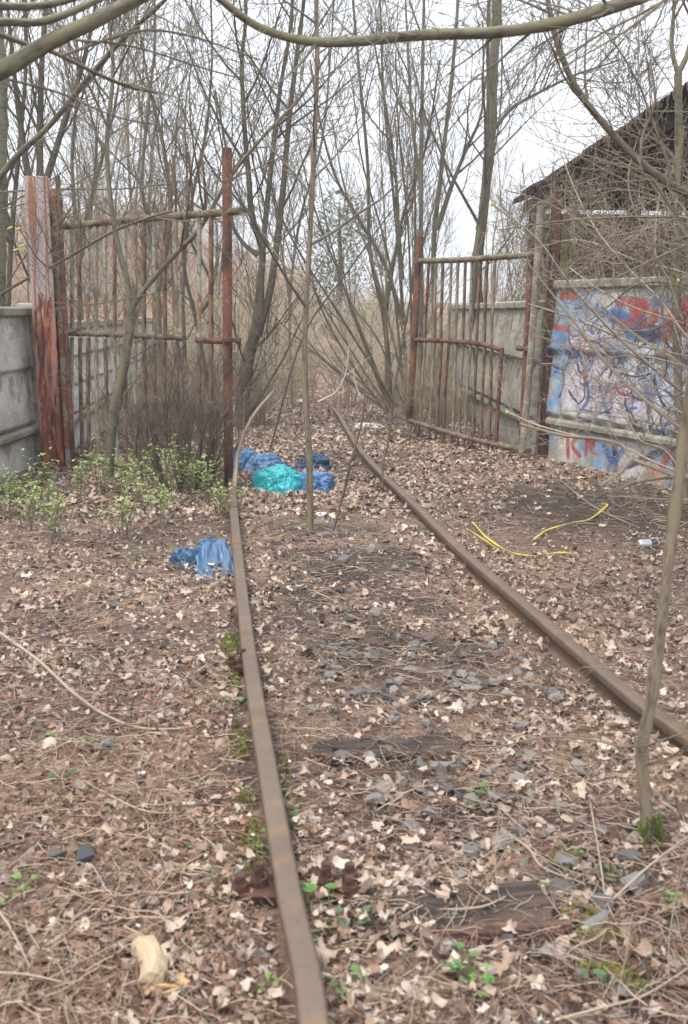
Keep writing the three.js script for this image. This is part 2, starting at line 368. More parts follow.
// ---------------------------------------------------------------- concrete walls
function concreteWall(name, label, A, B, yTop, o) {
  const d = B.clone().sub(A).setY(0), L = d.length(); d.normalize(); const n = V(o.flip ? d.z : -d.z, 0, o.flip ? -d.x : d.x);
  const base = V(A.x, gh(A.x, A.z), A.z), w = thing(name, label, 'wall', base), at = (u, v, k) => A.clone().setY(0).add(d.clone().multiplyScalar(u)).add(n.clone().multiplyScalar(k)).setY(v);
  const block = (u0, u1, v0, v1, k0, k1, e = .012) => { const mb = new MB(), q = new THREE.Quaternion().setFromRotationMatrix(new THREE.Matrix4().makeBasis(d, V(0, 1, 0), d.clone().cross(V(0, 1, 0)))); const c = at((u0 + u1) / 2, (v0 + v1) / 2, (k0 + k1) / 2); mb.box(c.x, c.y, c.z, u1 - u0, v1 - v0, Math.abs(k1 - k0), e, q);
    // uv along the wall
    for (let k = 0; k < mb.p.length / 3; k++) { const px = mb.p[k * 3] - A.x, pz = mb.p[k * 3 + 2] - A.z; mb.t[k * 2] = px * d.x + pz * d.z + (px * n.x + pz * n.z) * .5; mb.t[k * 2 + 1] = mb.p[k * 3 + 1]; } return mb; };
  const relief = (u0, u1, v0, v1, fn) => {
    const nu = Math.ceil((u1 - u0) / .022), nv = Math.ceil((v1 - v0) / .014), g = new THREE.BufferGeometry(), p = [], t = [], id = [];
    for (let j = 0; j <= nv; j++) for (let i = 0; i <= nu; i++) { const u = lerp(u0, u1, i / nu), v = lerp(v0, v1, j / nv), edge = Math.min(i, nu - i, 1), q = at(u, v, edge ? fn(u, v) : -.03); p.push(q.x, q.y, q.z); t.push(u, v); }
    for (let j = 0; j < nv; j++) for (let i = 0; i < nu; i++) { const a = j * (nu + 1) + i, b = a + nu + 1; o.flip ? id.push(a, b, a + 1, a + 1, b, b + 1) : id.push(a, a + 1, b, a + 1, b + 1, b); }
    g.setAttribute('position', new THREE.Float32BufferAttribute(p, 3)); g.setAttribute('uv', new THREE.Float32BufferAttribute(t, 2)); g.setIndex(id); g.computeVertexNormals();
    const mb = new MB(); return mb.geo(g);
  };
  const bay = o.bay, mat = o.mat || M.conc, lo = -.6, rib0 = o.rib, rib1 = o.rib + .1;
  for (let s = 0; s < L - .05; s += bay) {
    const a = s + (s ? .012 : 0), b = Math.min(L, s + bay);
    const lp = relief(a, b, lo, rib0 - .004, (u, v) => .004 * fbm(u * 3, v * 3, 3, 4)); w.part(lp, 'lower_panel', mat);
    w.part(block(a, b, rib0, rib1, -.05, .075, .03), 'ledge', o.ledgeMat || M.conc);
    const top = yTop - .1, H = (top - rib1) / o.bands;
    w.part(relief(a, b, rib1 + .003, top - .004, (u, v) => {
      const s2 = ((v - rib1) / H) % 1, drop = 1 - s2, fl = Math.abs(Math.sin(Math.PI * (u / o.flute + .25 * Math.sin(v * 2))));
      const lap = drop * smooth(0, .1, s2);
      return .006 + o.deep * lap * (.12 + .88 * fl) + .006 * (fbm(u * 5, v * 5, 3, 9) - .5);
    }), 'relief_panel', mat);
    w.part(block(a, b, top, yTop, -.07, .055, .018), 'coping', o.ledgeMat || M.conc);
    w.part(block(a + .01, b - .01, lo, top, -.06, -.034), 'backing_slab', M.conc);
  }
  for (const [u0, u1, h, k0, k1] of o.posts || []) w.part(block(u0, u1, lo, h, k0, k1), 'wall_post', M.conc);
  return w;
}
// graffiti: sprayed strokes, measured in metres along the wall and up it
const STROKES = [
['pink',0.5,0.72,1.24,0.78,1.01],
['pale',0.45,1.47,1.25,1.53,1.0],
['pink',0.35,0.42,0.72,1.0,0.67,1.75,0.71],
['pale',0.3,1.99,0.84,2.24,0.77],
['sky',0.16,-0.01,1.71,0.21,1.66],
['sky',0.2,0.13,1.37,0.13,1.17],
['sky',0.12,0.21,0.73,0.2,0.58],
['sky',0.2,0.06,0.49,0.01,0.08],
['sky',0.16,0.67,0.11,1.16,0.15],
['blue',0.14,1.05,1.57,1.34,1.53],
['blue',0.16,1.25,1.4,1.81,1.39],
['navy',0.05,1.28,1.44,1.55,1.38,1.93,1.37],
['red',0.1,1.15,1.71,1.35,1.73,1.59,1.67,1.75,1.62,1.73,1.51,1.47,1.49,1.24,1.49],
['red',0.16,1.95,1.5,2.06,1.6,2.16,1.68],
['red',0.18,1.93,1.41,2.05,1.47,2.18,1.51],
['red',0.1,0.15,1.78,0.39,1.79],
['red',0.07,0.06,1.44,0.27,1.42,0.35,1.38],
['red',0.05,-0.07,0.96,-0.07,0.76,0.02,0.49],
['navy',0.04,1.71,1.73,1.84,1.71,1.82,1.6,1.88,1.56],
['blue',0.12,1.71,1.71,1.9,1.73],
['sky',0.14,1.99,1.12,2.15,1.1],
['blue',0.07,1.54,1.02,1.62,1.02],
['navy',0.025,0.01,1.12,-0.0,0.99,0.19,0.95,0.31,0.94,0.34,1.11],
['navy',0.025,0.24,0.91,0.33,0.81,0.2,0.63],
['navy',0.03,0.36,1.33,0.54,1.12,0.71,0.89],
['red',0.03,0.71,1.29,0.65,1.12,0.65,0.91],
['blue',0.04,0.5,1.11,0.71,0.89,0.77,1.08,0.94,1.3],
['navy',0.03,0.75,1.29,1.05,1.25,1.14,1.1,1.08,0.91],
['blue',0.04,0.72,0.84,0.81,0.66,0.64,0.45],
['blue',0.04,0.94,0.85,1.13,0.49],
['blue',0.04,1.09,0.84,1.01,0.53],
['red',0.03,1.2,0.85,1.28,0.74,1.45,0.75,1.51,0.87],
['blue',0.03,1.39,0.7,1.36,0.59,1.6,0.63],
['blue',0.06,1.67,0.86,1.77,0.54],
['navy',0.025,1.79,0.96,1.91,0.75,2.08,0.59,2.28,0.67],
['blue',0.03,1.96,0.84,2.13,0.74,2.27,0.78],
['navy',0.02,1.26,0.97,1.47,0.93,1.72,0.99],
['red',0.05,0.65,0.93,0.7,0.81],
['navy',0.025,0.42,0.72,0.55,0.54,0.74,0.65,0.68,0.81],
['red',0.07,0.38,0.23,0.41,-0.04],
['red',0.06,0.55,0.19,0.43,0.1,0.63,-0.01],
['red',0.06,0.74,0.2,0.74,0.02],
['red',0.05,0.74,0.19,0.92,0.16,0.77,0.1,0.95,0.05],
['blue',0.09,1.05,0.15,1.23,-0.03],
['navy',0.09,1.23,0.15,1.26,-0.11],
['blue',0.08,1.37,0.15,1.15,-0.07],
['navy',0.08,1.46,-0.0,1.94,0.21],
['red',0.06,1.68,0.17,1.69,0.05],
['red',0.05,1.52,0.1,1.59,0.05],
['red',0.09,2.06,0.22,1.97,0.04],
['red',0.06,2.08,0.22,2.2,0.06],
['orange',0.16,1.8,-0.04,1.96,-0.03],
['navy',0.08,2.16,0.16,2.21,0.02],
['blue',0.05,2.12,-0.04,2.1,-0.13],
];
const graffiti = (() => {
  const W = 1280, Hh = 1024, sc = 400, c = document.createElement('canvas'); c.width = W; c.height = Hh; const x = c.getContext('2d'), r = rngOf(5);
  x.fillStyle = '#b6b4ad'; x.fillRect(0, 0, W, Hh);
  for (let k = 0; k < 900; k++) { const q = 130 + r() * 80; x.fillStyle = `rgba(${q},${q - 2},${q - 10},.12)`; x.beginPath(); x.ellipse(r() * W, r() * Hh, 6 + r() * 50, 6 + r() * 40, 0, 0, 7); x.fill(); }
  const X = (u) => (u + .15) * sc, Y = (v) => Hh - (v + .35) * sc;
  const col = { pink: '200,182,194', pale: '204,208,214', sky: '100,152,206', blue: '58,98,168', navy: '50,52,98', red: '194,56,48', orange: '214,132,110' };
  x.lineCap = x.lineJoin = 'round';
  for (const [name, u, v, rad] of [['pink', .5, 1.2, .5], ['pale', 1.0, 1.1, .5], ['pink', 1.3, .8, .5], ['pale', 1.7, 1.1, .45], ['sky', .15, 1.2, .3], ['sky', .2, .6, .25], ['pink', .9, .6, .4], ['pale', .5, .75, .4], ['sky', 1.9, .8, .35], ['pink', 2.1, 1.25, .3], ['sky', .9, .15, .4], ['pale', .4, .15, .35], ['blue', 1.5, 1.45, .35], ['pale', 1.6, .1, .4], ['sky', .5, 1.65, .4], ['sky', 1.2, 1.55, .3], ['pale', .8, 1.4, .3], ['sky', .12, 1.0, .35], ['sky', .1, 1.5, .3], ['blue', .15, 1.25, .18], ['sky', 1.6, .75, .3], ['pale', 1.1, .75, .4], ['red', 2.1, 1.55, .22], ['red', 1.45, 1.6, .2], ['sky', 1.3, 1.2, .3], ['blue', 1.15, .08, .2], ['sky', 2.0, .15, .3]]) for (let k = 0; k < 26; k++) { x.fillStyle = `rgba(${col[name]},.2)`; x.beginPath(); const a = r() * 6.3, l = r() * rad * .8; x.ellipse(X(u + Math.cos(a) * l), Y(v + Math.sin(a) * l * .8), rad * sc * (.15 + .3 * r()), rad * sc * (.12 + .25 * r()), r() * 3, 0, 7); x.fill(); }
  for (let k = 0; k < 46; k++) { const u = r() * 2.4, v = .45 + r() * 1.2, w = .012 + .02 * r(); STROKES.push([['navy', 'blue', 'navy', 'blue', 'red'][Math.floor(r() * 5)], w, u, v, u + (r() - .4) * .2, v + (r() - .5) * .3, u + (r() - .3) * .3, v + (r() - .6) * .3, u + r() * .35, v + (r() - .5) * .35]); }
  for (const [name, w, ...q] of STROKES) {
    const soft = name === 'pink' || name === 'pale';
    for (let pass = 0; pass < 6; pass++) {
      x.strokeStyle = `rgba(${col[name]},${soft ? .2 : .36})`; x.lineWidth = w * sc * (soft ? 1.1 - pass * .14 : 1.15 - pass * .15);
      x.beginPath(); const P = []; for (let k = 0; k < q.length; k += 2) P.push([X(q[k]) + (r() - .5) * 4, Y(q[k + 1]) + (r() - .5) * 4]);
      x.moveTo(...P[0]); if (P.length === 2) x.lineTo(...P[1]); else { for (let k = 1; k < P.length - 1; k++) x.quadraticCurveTo(P[k][0], P[k][1], (P[k][0] + P[k + 1][0]) / 2, (P[k][1] + P[k + 1][1]) / 2); x.lineTo(...P[P.length - 1]); }
      x.stroke();
    }
  }
  for (let k = 0; k < 160; k++) { x.fillStyle = `rgba(95,90,80,${.03 + r() * .1})`; const px = r() * W, py = r() * Hh; x.fillRect(px, py, 1 + r() * 5, 20 + r() * 130); }
  const id = x.getImageData(0, 0, W, Hh), d = id.data;
  for (let j = 0; j < Hh; j++) for (let i = 0; i < W; i++) { const k = (j * W + i) * 4, m = .84 + .28 * fbm(i * .03, j * .03, 4, 55), e = smooth(.5, .7, fbm(i * .018, j * .022, 5, 66)) * .6; const g = (d[k] + d[k + 1] + d[k + 2]) / 3; for (let q = 0; q < 3; q++) { d[k + q] = lerp(lerp(d[k + q], g, .22) * m, [152, 148, 140][q] * m, e * 1.1) * .95; } }
  x.putImageData(id, 0, 0);
  const t = new THREE.CanvasTexture(c); t.colorSpace = THREE.SRGBColorSpace; t.wrapS = t.wrapT = THREE.ClampToEdgeWrapping;
  t.repeat.set(sc / W, sc / Hh); t.offset.set(.15 * sc / W, .35 * sc / Hh);
  return std({ map: t, bumpMap: T.bump, bumpScale: .003, roughness: .9 });
})();
const paleConc = std({ map: T.conc, bumpMap: T.bump, bumpScale: .005, color: new THREE.Color().setRGB(1.35, 1.33, 1.3) });
const tintConc = std({ map: T.conc, bumpMap: T.bump, bumpScale: .005, color: new THREE.Color().setRGB(.8, .78, .7) });
concreteWall('concrete_wall', 'concrete wall covered in red and blue graffiti behind the bare twigs', V(2.43, 0, -11.91), V(4.5, 0, -7.3), 1.96, { rib: .28, bands: 2, flute: .3, deep: .085, bay: 2.55, mat: graffiti, ledgeMat: tintConc });
concreteWall('concrete_wall', 'plain grey fluted concrete wall seen through the bars of the right gate leaf', V(2.32, 0, -12.25), V(2.05, 0, -19.9), 1.74, { rib: .2, bands: 2, flute: .26, deep: .12, bay: 2.55, mat: tintConc, ledgeMat: tintConc, flip: true });
concreteWall('concrete_wall', 'grey concrete wall beside the red rusty gate post', V(-3.42, 0, -10.95), V(-3.52, 0, -5.9), 1.58, { rib: .22, bands: 2, flute: 2.4, deep: .05, bay: 2.5, mat: paleConc, ledgeMat: tintConc, posts: [[-.16, -.004, 1.62, -.12, .12]], flip: true });

concreteWall('concrete_wall', 'pale concrete wall running back behind the bars of the left gate leaf', V(-3.3, 0, -11.6), V(-4.1, 0, -21.8), 1.42, { rib: .2, bands: 3, flute: .3, deep: .07, bay: 2.55, mat: paleConc, ledgeMat: tintConc });
// ---------------------------------------------------------------- gate posts and gates
const along = (a, b, t) => a.clone().lerp(b, t);
{
  // riveted H-section post: wide face towards the track
  const b = gnd(54, 467), top = dst(37, 177, -b.z); const t = thing('gate_post', 'broad red rusty steel gate post with faded grey-pink paint, carrying the left gate leaf', 'gate post', V(b.x, gh(b.x, b.z), b.z));
  const dir = top.clone().sub(b), L = dir.length(), q = new THREE.Quaternion().setFromUnitVectors(V(0, 1, 0), dir.clone().normalize()).multiply(new THREE.Quaternion().setFromAxisAngle(V(0, 1, 0), .12));
  const piece = (n, x, z, sx, sz, mat, h0 = -.3, h1 = L) => { const mb = new MB(), c = V(x, (h0 + h1) / 2, z).applyQuaternion(q).add(b); mb.box(c.x, c.y, c.z, sx, h1 - h0, sz, .005, q); for (let k = 0; k < mb.t.length / 2; k++) { mb.t[k * 2] = mb.p[k * 3] + mb.p[k * 3 + 2] * .7; mb.t[k * 2 + 1] = mb.p[k * 3 + 1]; } return t.part(mb, n, mat); };
  const faded = texOf(512, (u, v) => { // v 0..1 over 3.4 m of height; rust below, faded paint above
    const h = v * 3.4 - .4, a = fbm(u * 46, v * 34, 5, 301), s = fbm(u * 34, v * 9, 5, 311);
    let k = mixc([.17, .042, .024], [.28, .1, .05], smooth(.35, .65, a)); k = mixc(k, [.045, .02, .016], smooth(.5, .64, s) * .9); k = mixc(k, [.42, .17, .07], smooth(.62, .74, a) * .7);
    k = mixc(k, [.36, .19, .165], smooth(.5, .62, fbm(u * 18, v * 5, 3, 331)) * .8 * smooth(.1, .6, h));
    let pnt = mixc([.4, .35, .36], [.31, .26, .25], a); pnt = mixc(pnt, [.27, .115, .07], smooth(.5, .6, fbm(u * 40, v * 3.4, 5, 321)));
    return mixc(k, pnt, smooth(1.55, 1.7, h + (a - .5) * .7));
  });
  faded.repeat.set(1, 1 / 3.4); faded.offset.set(0, .4 / 3.4);
  const face = std({ map: faded, bumpMap: T.bump, bumpScale: .002, roughness: .75 });
  piece('flange', 0, .075, .235, .014, face); piece('web', 0, 0, .012, .134, face); piece('flange', 0, -.075, .235, .014, face);
  piece('side_plate', .15, -.03, .06, .02, std({ map: T.paint, color: new THREE.Color().setRGB(1.5, 1.4, 1.4), bumpMap: T.bump, bumpScale: .002 }), -.2, L - .12); piece('hinge_pipe', .205, -.02, .045, .045, M.rust, -.2, L + .02);
}
{
  const b = gnd(547, 459); const t = thing('gate_post', 'rusty and moss-stained steel gate post at the end of the graffiti wall', 'gate post', V(b.x, gh(b.x, b.z), b.z));
  const mossy = std({ map: T.pipe, color: new THREE.Color().setRGB(.55, .55, .3), bumpMap: T.bump, bumpScale: .003 });
  const piece = (n, x, z, sx, sz, mat, h) => { const mb = new MB(); mb.box(b.x + x, h / 2 - .3, b.z + z, sx, h + .3, sz, .006); for (let k = 0; k < mb.t.length / 2; k++) { mb.t[k * 2] = mb.p[k * 3] + mb.p[k * 3 + 2]; mb.t[k * 2 + 1] = mb.p[k * 3 + 1]; } t.part(mb, n, mat); };
  const oldRust = std({ map: T.rust, color: new THREE.Color().setRGB(.55, .55, .55), bumpMap: T.bump, bumpScale: .002 });
  piece('flange', -.045, .06, .1, .014, oldRust, 3.06); piece('web', -.045, 0, .012, .106, oldRust, 3.06); piece('flange', -.045, -.06, .1, .014, oldRust, 3.06);
  piece('timber_facing', .065, .0, .1, .12, mossy, 2.86);
  const mb = new MB(); mb.tube(curve([dst(522, 452, 11.82), dst(527, 400, 11.8), dst(534, 310, 11.75), dst(541, 205, 11.7)], 4), [.042], 10); t.part(mb, 'hinge_pipe', std({ map: T.pipe, color: new THREE.Color().setRGB(1.35, 1.35, 1.4), bumpMap: T.bump, bumpScale: .002 }));
}
function gate(label, pos, build) { const t = thing('gate_leaf', label, 'gate', pos); build(t); return t; }
{ // leaf standing open towards the viewer
  const zH = 11.15, zF = 9.5, d = (px, py) => { // a point in the plane of the leaf
    const r = sight(px, py), A = V(-3.1, 0, -zH), B = V(-1.12, 0, -zF), n = V(B.z - A.z, 0, -(B.x - A.x)).normalize(), t = A.clone().sub(V(0, EYE, 0)).dot(n) / r.dot(n); return V(r.x * t, EYE + r.y * t, r.z * t); };
  const P0 = d(66, 452);
  gate('rusty barred left gate leaf with tall red end pole and broken middle rail', V(P0.x, gh(P0.x, P0.z), P0.z), (t) => {
    const rng = rngOf(71), pipe = (n, pts, r, mat, s = 10) => { const mb = new MB(); mb.tube(curve(pts, 4), (k) => r, s); return t.part(mb, n, mat); };
    pipe('top_rail', [d(60, 227), d(120, 221), d(180, 216), d(241, 211)], .036, M.pipe); 
    pipe('middle_rail', [d(67, 333), d(125, 335), d(184, 338)], .029, M.pipe); pipe('middle_rail', [d(197, 340), d(228, 341)], .032, M.rust);
    pipe('bottom_rail', [d(67, 451), d(95, 459), d(130, 467), d(172, 477)], .032, M.pipe); pipe('bottom_rail', [d(203, 483), d(229, 489)], .032, M.rust);
    pipe('end_pole', [d(229, 492), d(227.5, 320), d(227, 148)], .045, M.rust, 12); pipe('hinge_stile', [d(70, 470), d(64, 330), d(60, 200)], .03, M.paint);
    const mbL = new MB(); const c = d(232, 340); mbL.box(c.x, c.y, c.z + .03, .17, .045, .05, .006); mbL.box(c.x + .07, c.y - .02, c.z + .03, .03, .09, .03, .005); t.part(mbL, 'latch', M.rust);
    const xt = [72, 79.5, 88, 96, 105.5, 115, 125, 135, 144, 154.5, 165, 176, 199, 211], xb = [72, 81, 88, 97, 106, 116, 124, 134.5, 145, 154, 166, 178, 200, 211];
    const up = 'grgpgrgprgrpgr', dn = 'grrprgrprrrrrr', lt = (m, k) => { const q = m.clone(); q.color.setRGB(...k); return q; }, mats = { r: lt(M.rust, [1.45, 1.9, 2.0]), p: lt(M.pipe, [1.5, 1.4, 1.3]), g: lt(M.paint, [1.6, 1.6, 1.55]) };
    xt.forEach((x, k) => {
      const ty = lerp(227, 213, (x - 60) / 170), my = lerp(333, 341, (x - 67) / 160), by = lerp(451, 488, (x - 67) / 162), j = () => (rng() - .5) * .9, r = .021 + .004 * rng();
      const mb = new MB(); mb.tube(curve([d(x + j(), ty), d(x + j(), (ty + my) / 2), d(x + j() * .5, my + 3)], 3), [r], 7); t.part(mb, 'bar', mats[up[k]]);
      const m2 = new MB(); m2.tube(curve([d(x + j(), my + 4), d((x + xb[k]) / 2 + j() * 2.4, (my + by) / 2), d(xb[k] + 1.5, by)], 3), [r], 7); t.part(m2, 'bar', mats[dn[k]]);
    });
    for (const [x0, y0, x1, y1] of [[173, 155, 176, 218], [188, 152, 193, 216], [201, 151, 206, 215]]) pipe('spike', [d(x1, y1), d((x0 + x1) / 2 + 1, (y0 + y1) / 2), d(x0, y0)], .012, M.rust, 6);
  });
}
{ // leaf swung away from the viewer
  const A = V(2.2, 0, -11.8), B = V(.98, 0, -14.4), n = V(B.z - A.z, 0, -(B.x - A.x)).normalize();
  const d = (px, py) => { const r = sight(px, py), t = A.clone().sub(V(0, EYE, 0)).dot(n) / r.dot(n); return V(r.x * t, EYE + r.y * t, r.z * t); };
  gate('rusty barred gate leaf on the right standing open before the plain concrete wall', V(2.2, gh(2.2, -11.8), -11.8), (t) => {
    const rng = rngOf(72), pipe = (nm, pts, r, mat, s = 10) => { const mb = new MB(); mb.tube(curve(pts, 4), (k) => r, s); return t.part(mb, nm, mat); };
    pipe('top_rail', [d(419, 261), d(460, 260), d(500, 257), d(541, 254)], .037, M.pipe); pipe('middle_rail', [d(416, 340), d(450, 341), d(480, 344), d(502, 350)], .032, M.rust);
    pipe('bottom_rail', [d(408, 420), d(440, 430), d(480, 441), d(529, 451)], .035, M.pipe); pipe('end_pole', [d(409, 424), d(415, 330), d(419.5, 236)], .046, M.rust, 12);
    pipe('hinge_stile', [d(521, 450), d(525, 360), d(531, 258)], .03, M.rust); pipe('middle_rail', [d(518, 348), d(529, 349)], .036, M.rust);
    const xt = [429, 436.5, 443, 451.5, 458, 465.5, 472, 479.5, 487.5, 495], xm = [425, 433, 440.5, 448, 455, 462.5, 470, 476, 484, 491], xb = [420, 430, 437, 444, 453, 459, 465, 473, 481, 489];
    const lt = (m, k) => { const q = m.clone(); q.color.setRGB(...k); return q; }, A1 = lt(M.rust, [1.1, 1.5, 1.6]), A2 = lt(M.pipe, [1.2, 1.15, 1.05]), mats = [M.rust, A2, A1, A2, A2, A1, M.paint, A1, A1, A2];
    xt.forEach((x, k) => {
      const ty = lerp(261, 257, (x - 420) / 100), my = lerp(340, 348, (xm[k] - 416) / 80), by = lerp(421, 450, (xb[k] - 410) / 115), r = .02 + .003 * rng(), mat = mats[k];
      const mb = new MB(); mb.tube(curve([d(x, ty), d(lerp(x, xm[k], .5) + (rng() - .5), (ty + my) / 2), d(xm[k], my)], 3), [r], 7); t.part(mb, 'bar', mat);
      const m2 = new MB(); m2.tube(curve([d(xm[k] + .8, my), d(lerp(xm[k], xb[k], .5) + (rng() - .5) * 1.6, (my + by) / 2), d(xb[k], by)], 3), [r], 7); t.part(m2, 'bar', mats[(k * 3 + 1) % 10]);
      pipe('spike', [d(xb[k] - .5, by), d(xb[k] - 1 + (rng() - .5), by + 13)], .012, M.rust, 6);
    });
    pipe('bar', [d(502, 349), d(499, 390), d(496, 444)], .026, M.rust, 8);
  });
}

// ---------------------------------------------------------------- open shed behind the graffiti wall
{
  const t = thing('open_shed', 'dark open shed with a corrugated roof behind the graffiti wall', 'shed', V(3.5, gh(3.5, -10), -10)); const eave = 3.93, xE = 3.52, xR = 9.2, rise = 2.3;
  const dark = std({ map: T.wood, color: new THREE.Color().setRGB(1.2, 1.1, 1.0) }), sheet = std({ map: T.rust, color: new THREE.Color().setRGB(.42, .4, .4), bumpMap: T.bump, bumpScale: .003 });
  for (let s = 0; s < 13; s++) { // corrugated sheets side by side along the eave
    const z0 = -5.5 - s * 1.3, g = new THREE.BufferGeometry(), p = [], uv = [], id = [], nz = 68, nx = 4, off = (s % 2) * .012, lift = (vnoise(s * 3.1, 2, 3) - .5) * .08;
    for (const side of [0, 1]) for (let i = 0; i <= nx; i++) for (let j = 0; j <= nz; j++) { const z = z0 - j / nz * 1.36, x = lerp(xE + lift, xR, i / nx), y = lerp(eave, eave + rise, i / nx) + 0.055 * Math.sin(j / nz * Math.PI * 2 * 6) + off - side * .006; p.push(x, y, z); uv.push(x, z); }
    const w = nz + 1, half = w * (nx + 1);
    for (const side of [0, 1]) for (let i = 0; i < nx; i++) for (let j = 0; j < nz; j++) { const a = side * half + i * w + j; side ? id.push(a, a + 1, a + w, a + 1, a + w + 1, a + w) : id.push(a, a + w, a + 1, a + 1, a + w, a + w + 1); }
    for (let j = 0; j < nz; j++) id.push(j, j + 1, half + j, j + 1, half + j + 1, half + j);
    g.setAttribute('position', new THREE.Float32BufferAttribute(p, 3)); g.setAttribute('uv', new THREE.Float32BufferAttribute(uv, 2)); g.setIndex(id); g.computeVertexNormals();
    t.part(new MB().geo(g), 'roof_sheet', sheet);
  }
  const beam = (n, x, y, z, sx, sy, sz, mat = dark) => { const mb = new MB(); mb.box(x, y, z, sx, sy, sz, .006); for (let k = 0; k < mb.t.length / 2; k++) { mb.t[k * 2] = mb.p[k * 3 + 1] ; mb.t[k * 2 + 1] = mb.p[k * 3] + mb.p[k * 3 + 2]; } t.part(mb, n, mat); };
  for (const z of [-6.5, -10.2, -14, -17.8, -21.6]) { beam('post', 3.85, 1.7, z, .16, 4.2, .16); beam('post', 9, 2.5, z, .16, 5.9, .16);
    const mb = new MB(), q = new THREE.Quaternion().setFromAxisAngle(V(0, 0, 1), Math.atan2(rise, xR - xE)); mb.box((xE + xR) / 2 + .1, eave + rise / 2 - .16, z, 6, .16, .1, .005, q); t.part(mb, 'rafter', dark); }
  beam('eave_beam', 3.86, eave - .1, -14, .14, .2, 17); beam('eave_beam', 9.0, 5.68, -14, .12, .2, 17);
  for (let k = 0; k < 5; k++) { const x = 4.4 + k * .98, y = eave + (x - xE) / (xR - xE) * rise - .075; beam('purlin', x, y, -14, .07, .07, 17); }
  for (let k = 0; k < 24; k++) beam('back_board', 9.1, 2.7 - .02 * (k % 3), -6 - k * .68, .03, 6.6, .66);
  beam('end_board', 6.5, 1.52, -22.3, 5.2, 4.34, .04); { const s = new THREE.Shape([[3.9, 3.78], [9.1, 3.78], [9.1, 6.02], [3.9, 3.94]].map(([x, y]) => new THREE.Vector2(x, y))), g = new THREE.ExtrudeGeometry(s, { depth: .04, bevelEnabled: false }); g.translate(0, 0, -22.32); t.part(new MB().geo(g), 'gable_board', dark); } beam('side_rail', 3.9, 2.55, -14, .08, .14, 17);
  for (let k = 0; k < 22; k++) beam('side_board', 3.98, 1.15, -5.8 - k * .75, .03, 2.6, .72 - (k % 4 === 1 ? .12 : .02));
}

// ================================================================ TREES AND SHRUBS
const at = (x, z) => V(x, gh(x, z), z);
const px = (d, ...q) => { const r = []; for (let k = 0; k < q.length; k += 2) r.push(dst(q[k], q[k + 1], d)); return r; };
const ramp = (d0, d1, ...q) => { const r = [], m = q.length / 2 - 1; for (let k = 0; k < q.length; k += 2) r.push(dst(q[k], q[k + 1], lerp(d0, d1, k / 2 / m))); return r; };
const withBase = (p, ...rest) => [p, ...rest];
const up = (p, h, lean = V(0, 0, 0)) => p.clone().add(V(lean.x * h, h, lean.z * h));

// slim young tree between the rails
{ const b = gnd(310, 531); const pts = [b.clone().add(V(0, -.1, 0)), ...px(-b.z, 310, 500, 309, 450, 305, 385, 305, 330, 309, 255, 313.5, 165, 317, 60, 316, -20, 320, -130, 318, -260)];
  tree('young_tree', 'slim pale young tree standing between the rails beside the turquoise bag', 'tree', at(b.x, b.z), [[pts, .027, .011]], { seed: 11, n: [20, 7, 3], len: [1.1, .5, .25], ang: [.95, .7, .7], start: [.3, .2], up: .25, rmin: .0026, mat: M.barkTan, twigMat: M.barkGrey, flare: .15 }); }
// slim tree in the right foreground, moss on its foot
{ const b = gnd(649, 846); const pts = [b.clone().add(V(0, -.1, 0)), ...px(-b.z, 648, 840, 645, 795, 642, 750, 652, 698, 663, 610, 673, 525, 683, 450, 692, 380, 700, 300, 712, 180, 722, 40, 735, -120)];
  const D = -b.z, br = (r0, r1, dd, ...q) => [ramp(D, D + dd, ...q), r0, r1];
  const t = tree('young_tree', 'slim young tree with a mossy foot beside the right rail, nearest the viewer', 'tree', at(b.x, b.z), [[pts, .0205, .013]], { seed: 21, n: [7, 4, 2], len: [.6, .3, .2], ang: [1.1, .8], start: [.45, .2], up: .2, rmin: .0016, mat: M.barkTan, twigMat: M.barkTan, sides: 10 });
  for (const [r0, r1, dd, ...q] of [[.0075, .004, .5, 681, 478, 653, 467, 631, 458, 623, 446, 603, 440, 560, 435, 520, 424], [.005, .0025, .6, 674, 477, 649, 480, 616, 489, 588, 502], [.006, .004, -.2, 631, 459, 622, 471, 606, 482, 600, 487], [.0045, .002, .2, 646, 741, 626, 747, 594, 740, 544, 737, 499, 747, 455, 755], [.003, .0015, .1, 655, 672, 640, 673, 612, 668, 583, 667], [.004, .002, -.2, 643, 748, 660, 741, 688, 732], [.004, .002, -.3, 644, 765, 668, 758, 690, 743]]) { const s = br(r0, r1, dd, ...q), mb = new MB(); const P = curve(s[0], 4); mb.tube(P, (k, m) => lerp(r0, r1, k / (m - 1)), 6); sprout(mb, P, (f) => lerp(r0, r1, f), { n: [6, 2], len: [.16, .07], ang: [.8], start: [.2], rmin: .001, wob: .35 }, rngOf(r0 * 1e5)); t.part(mb, 'branch', M.barkTan); } }

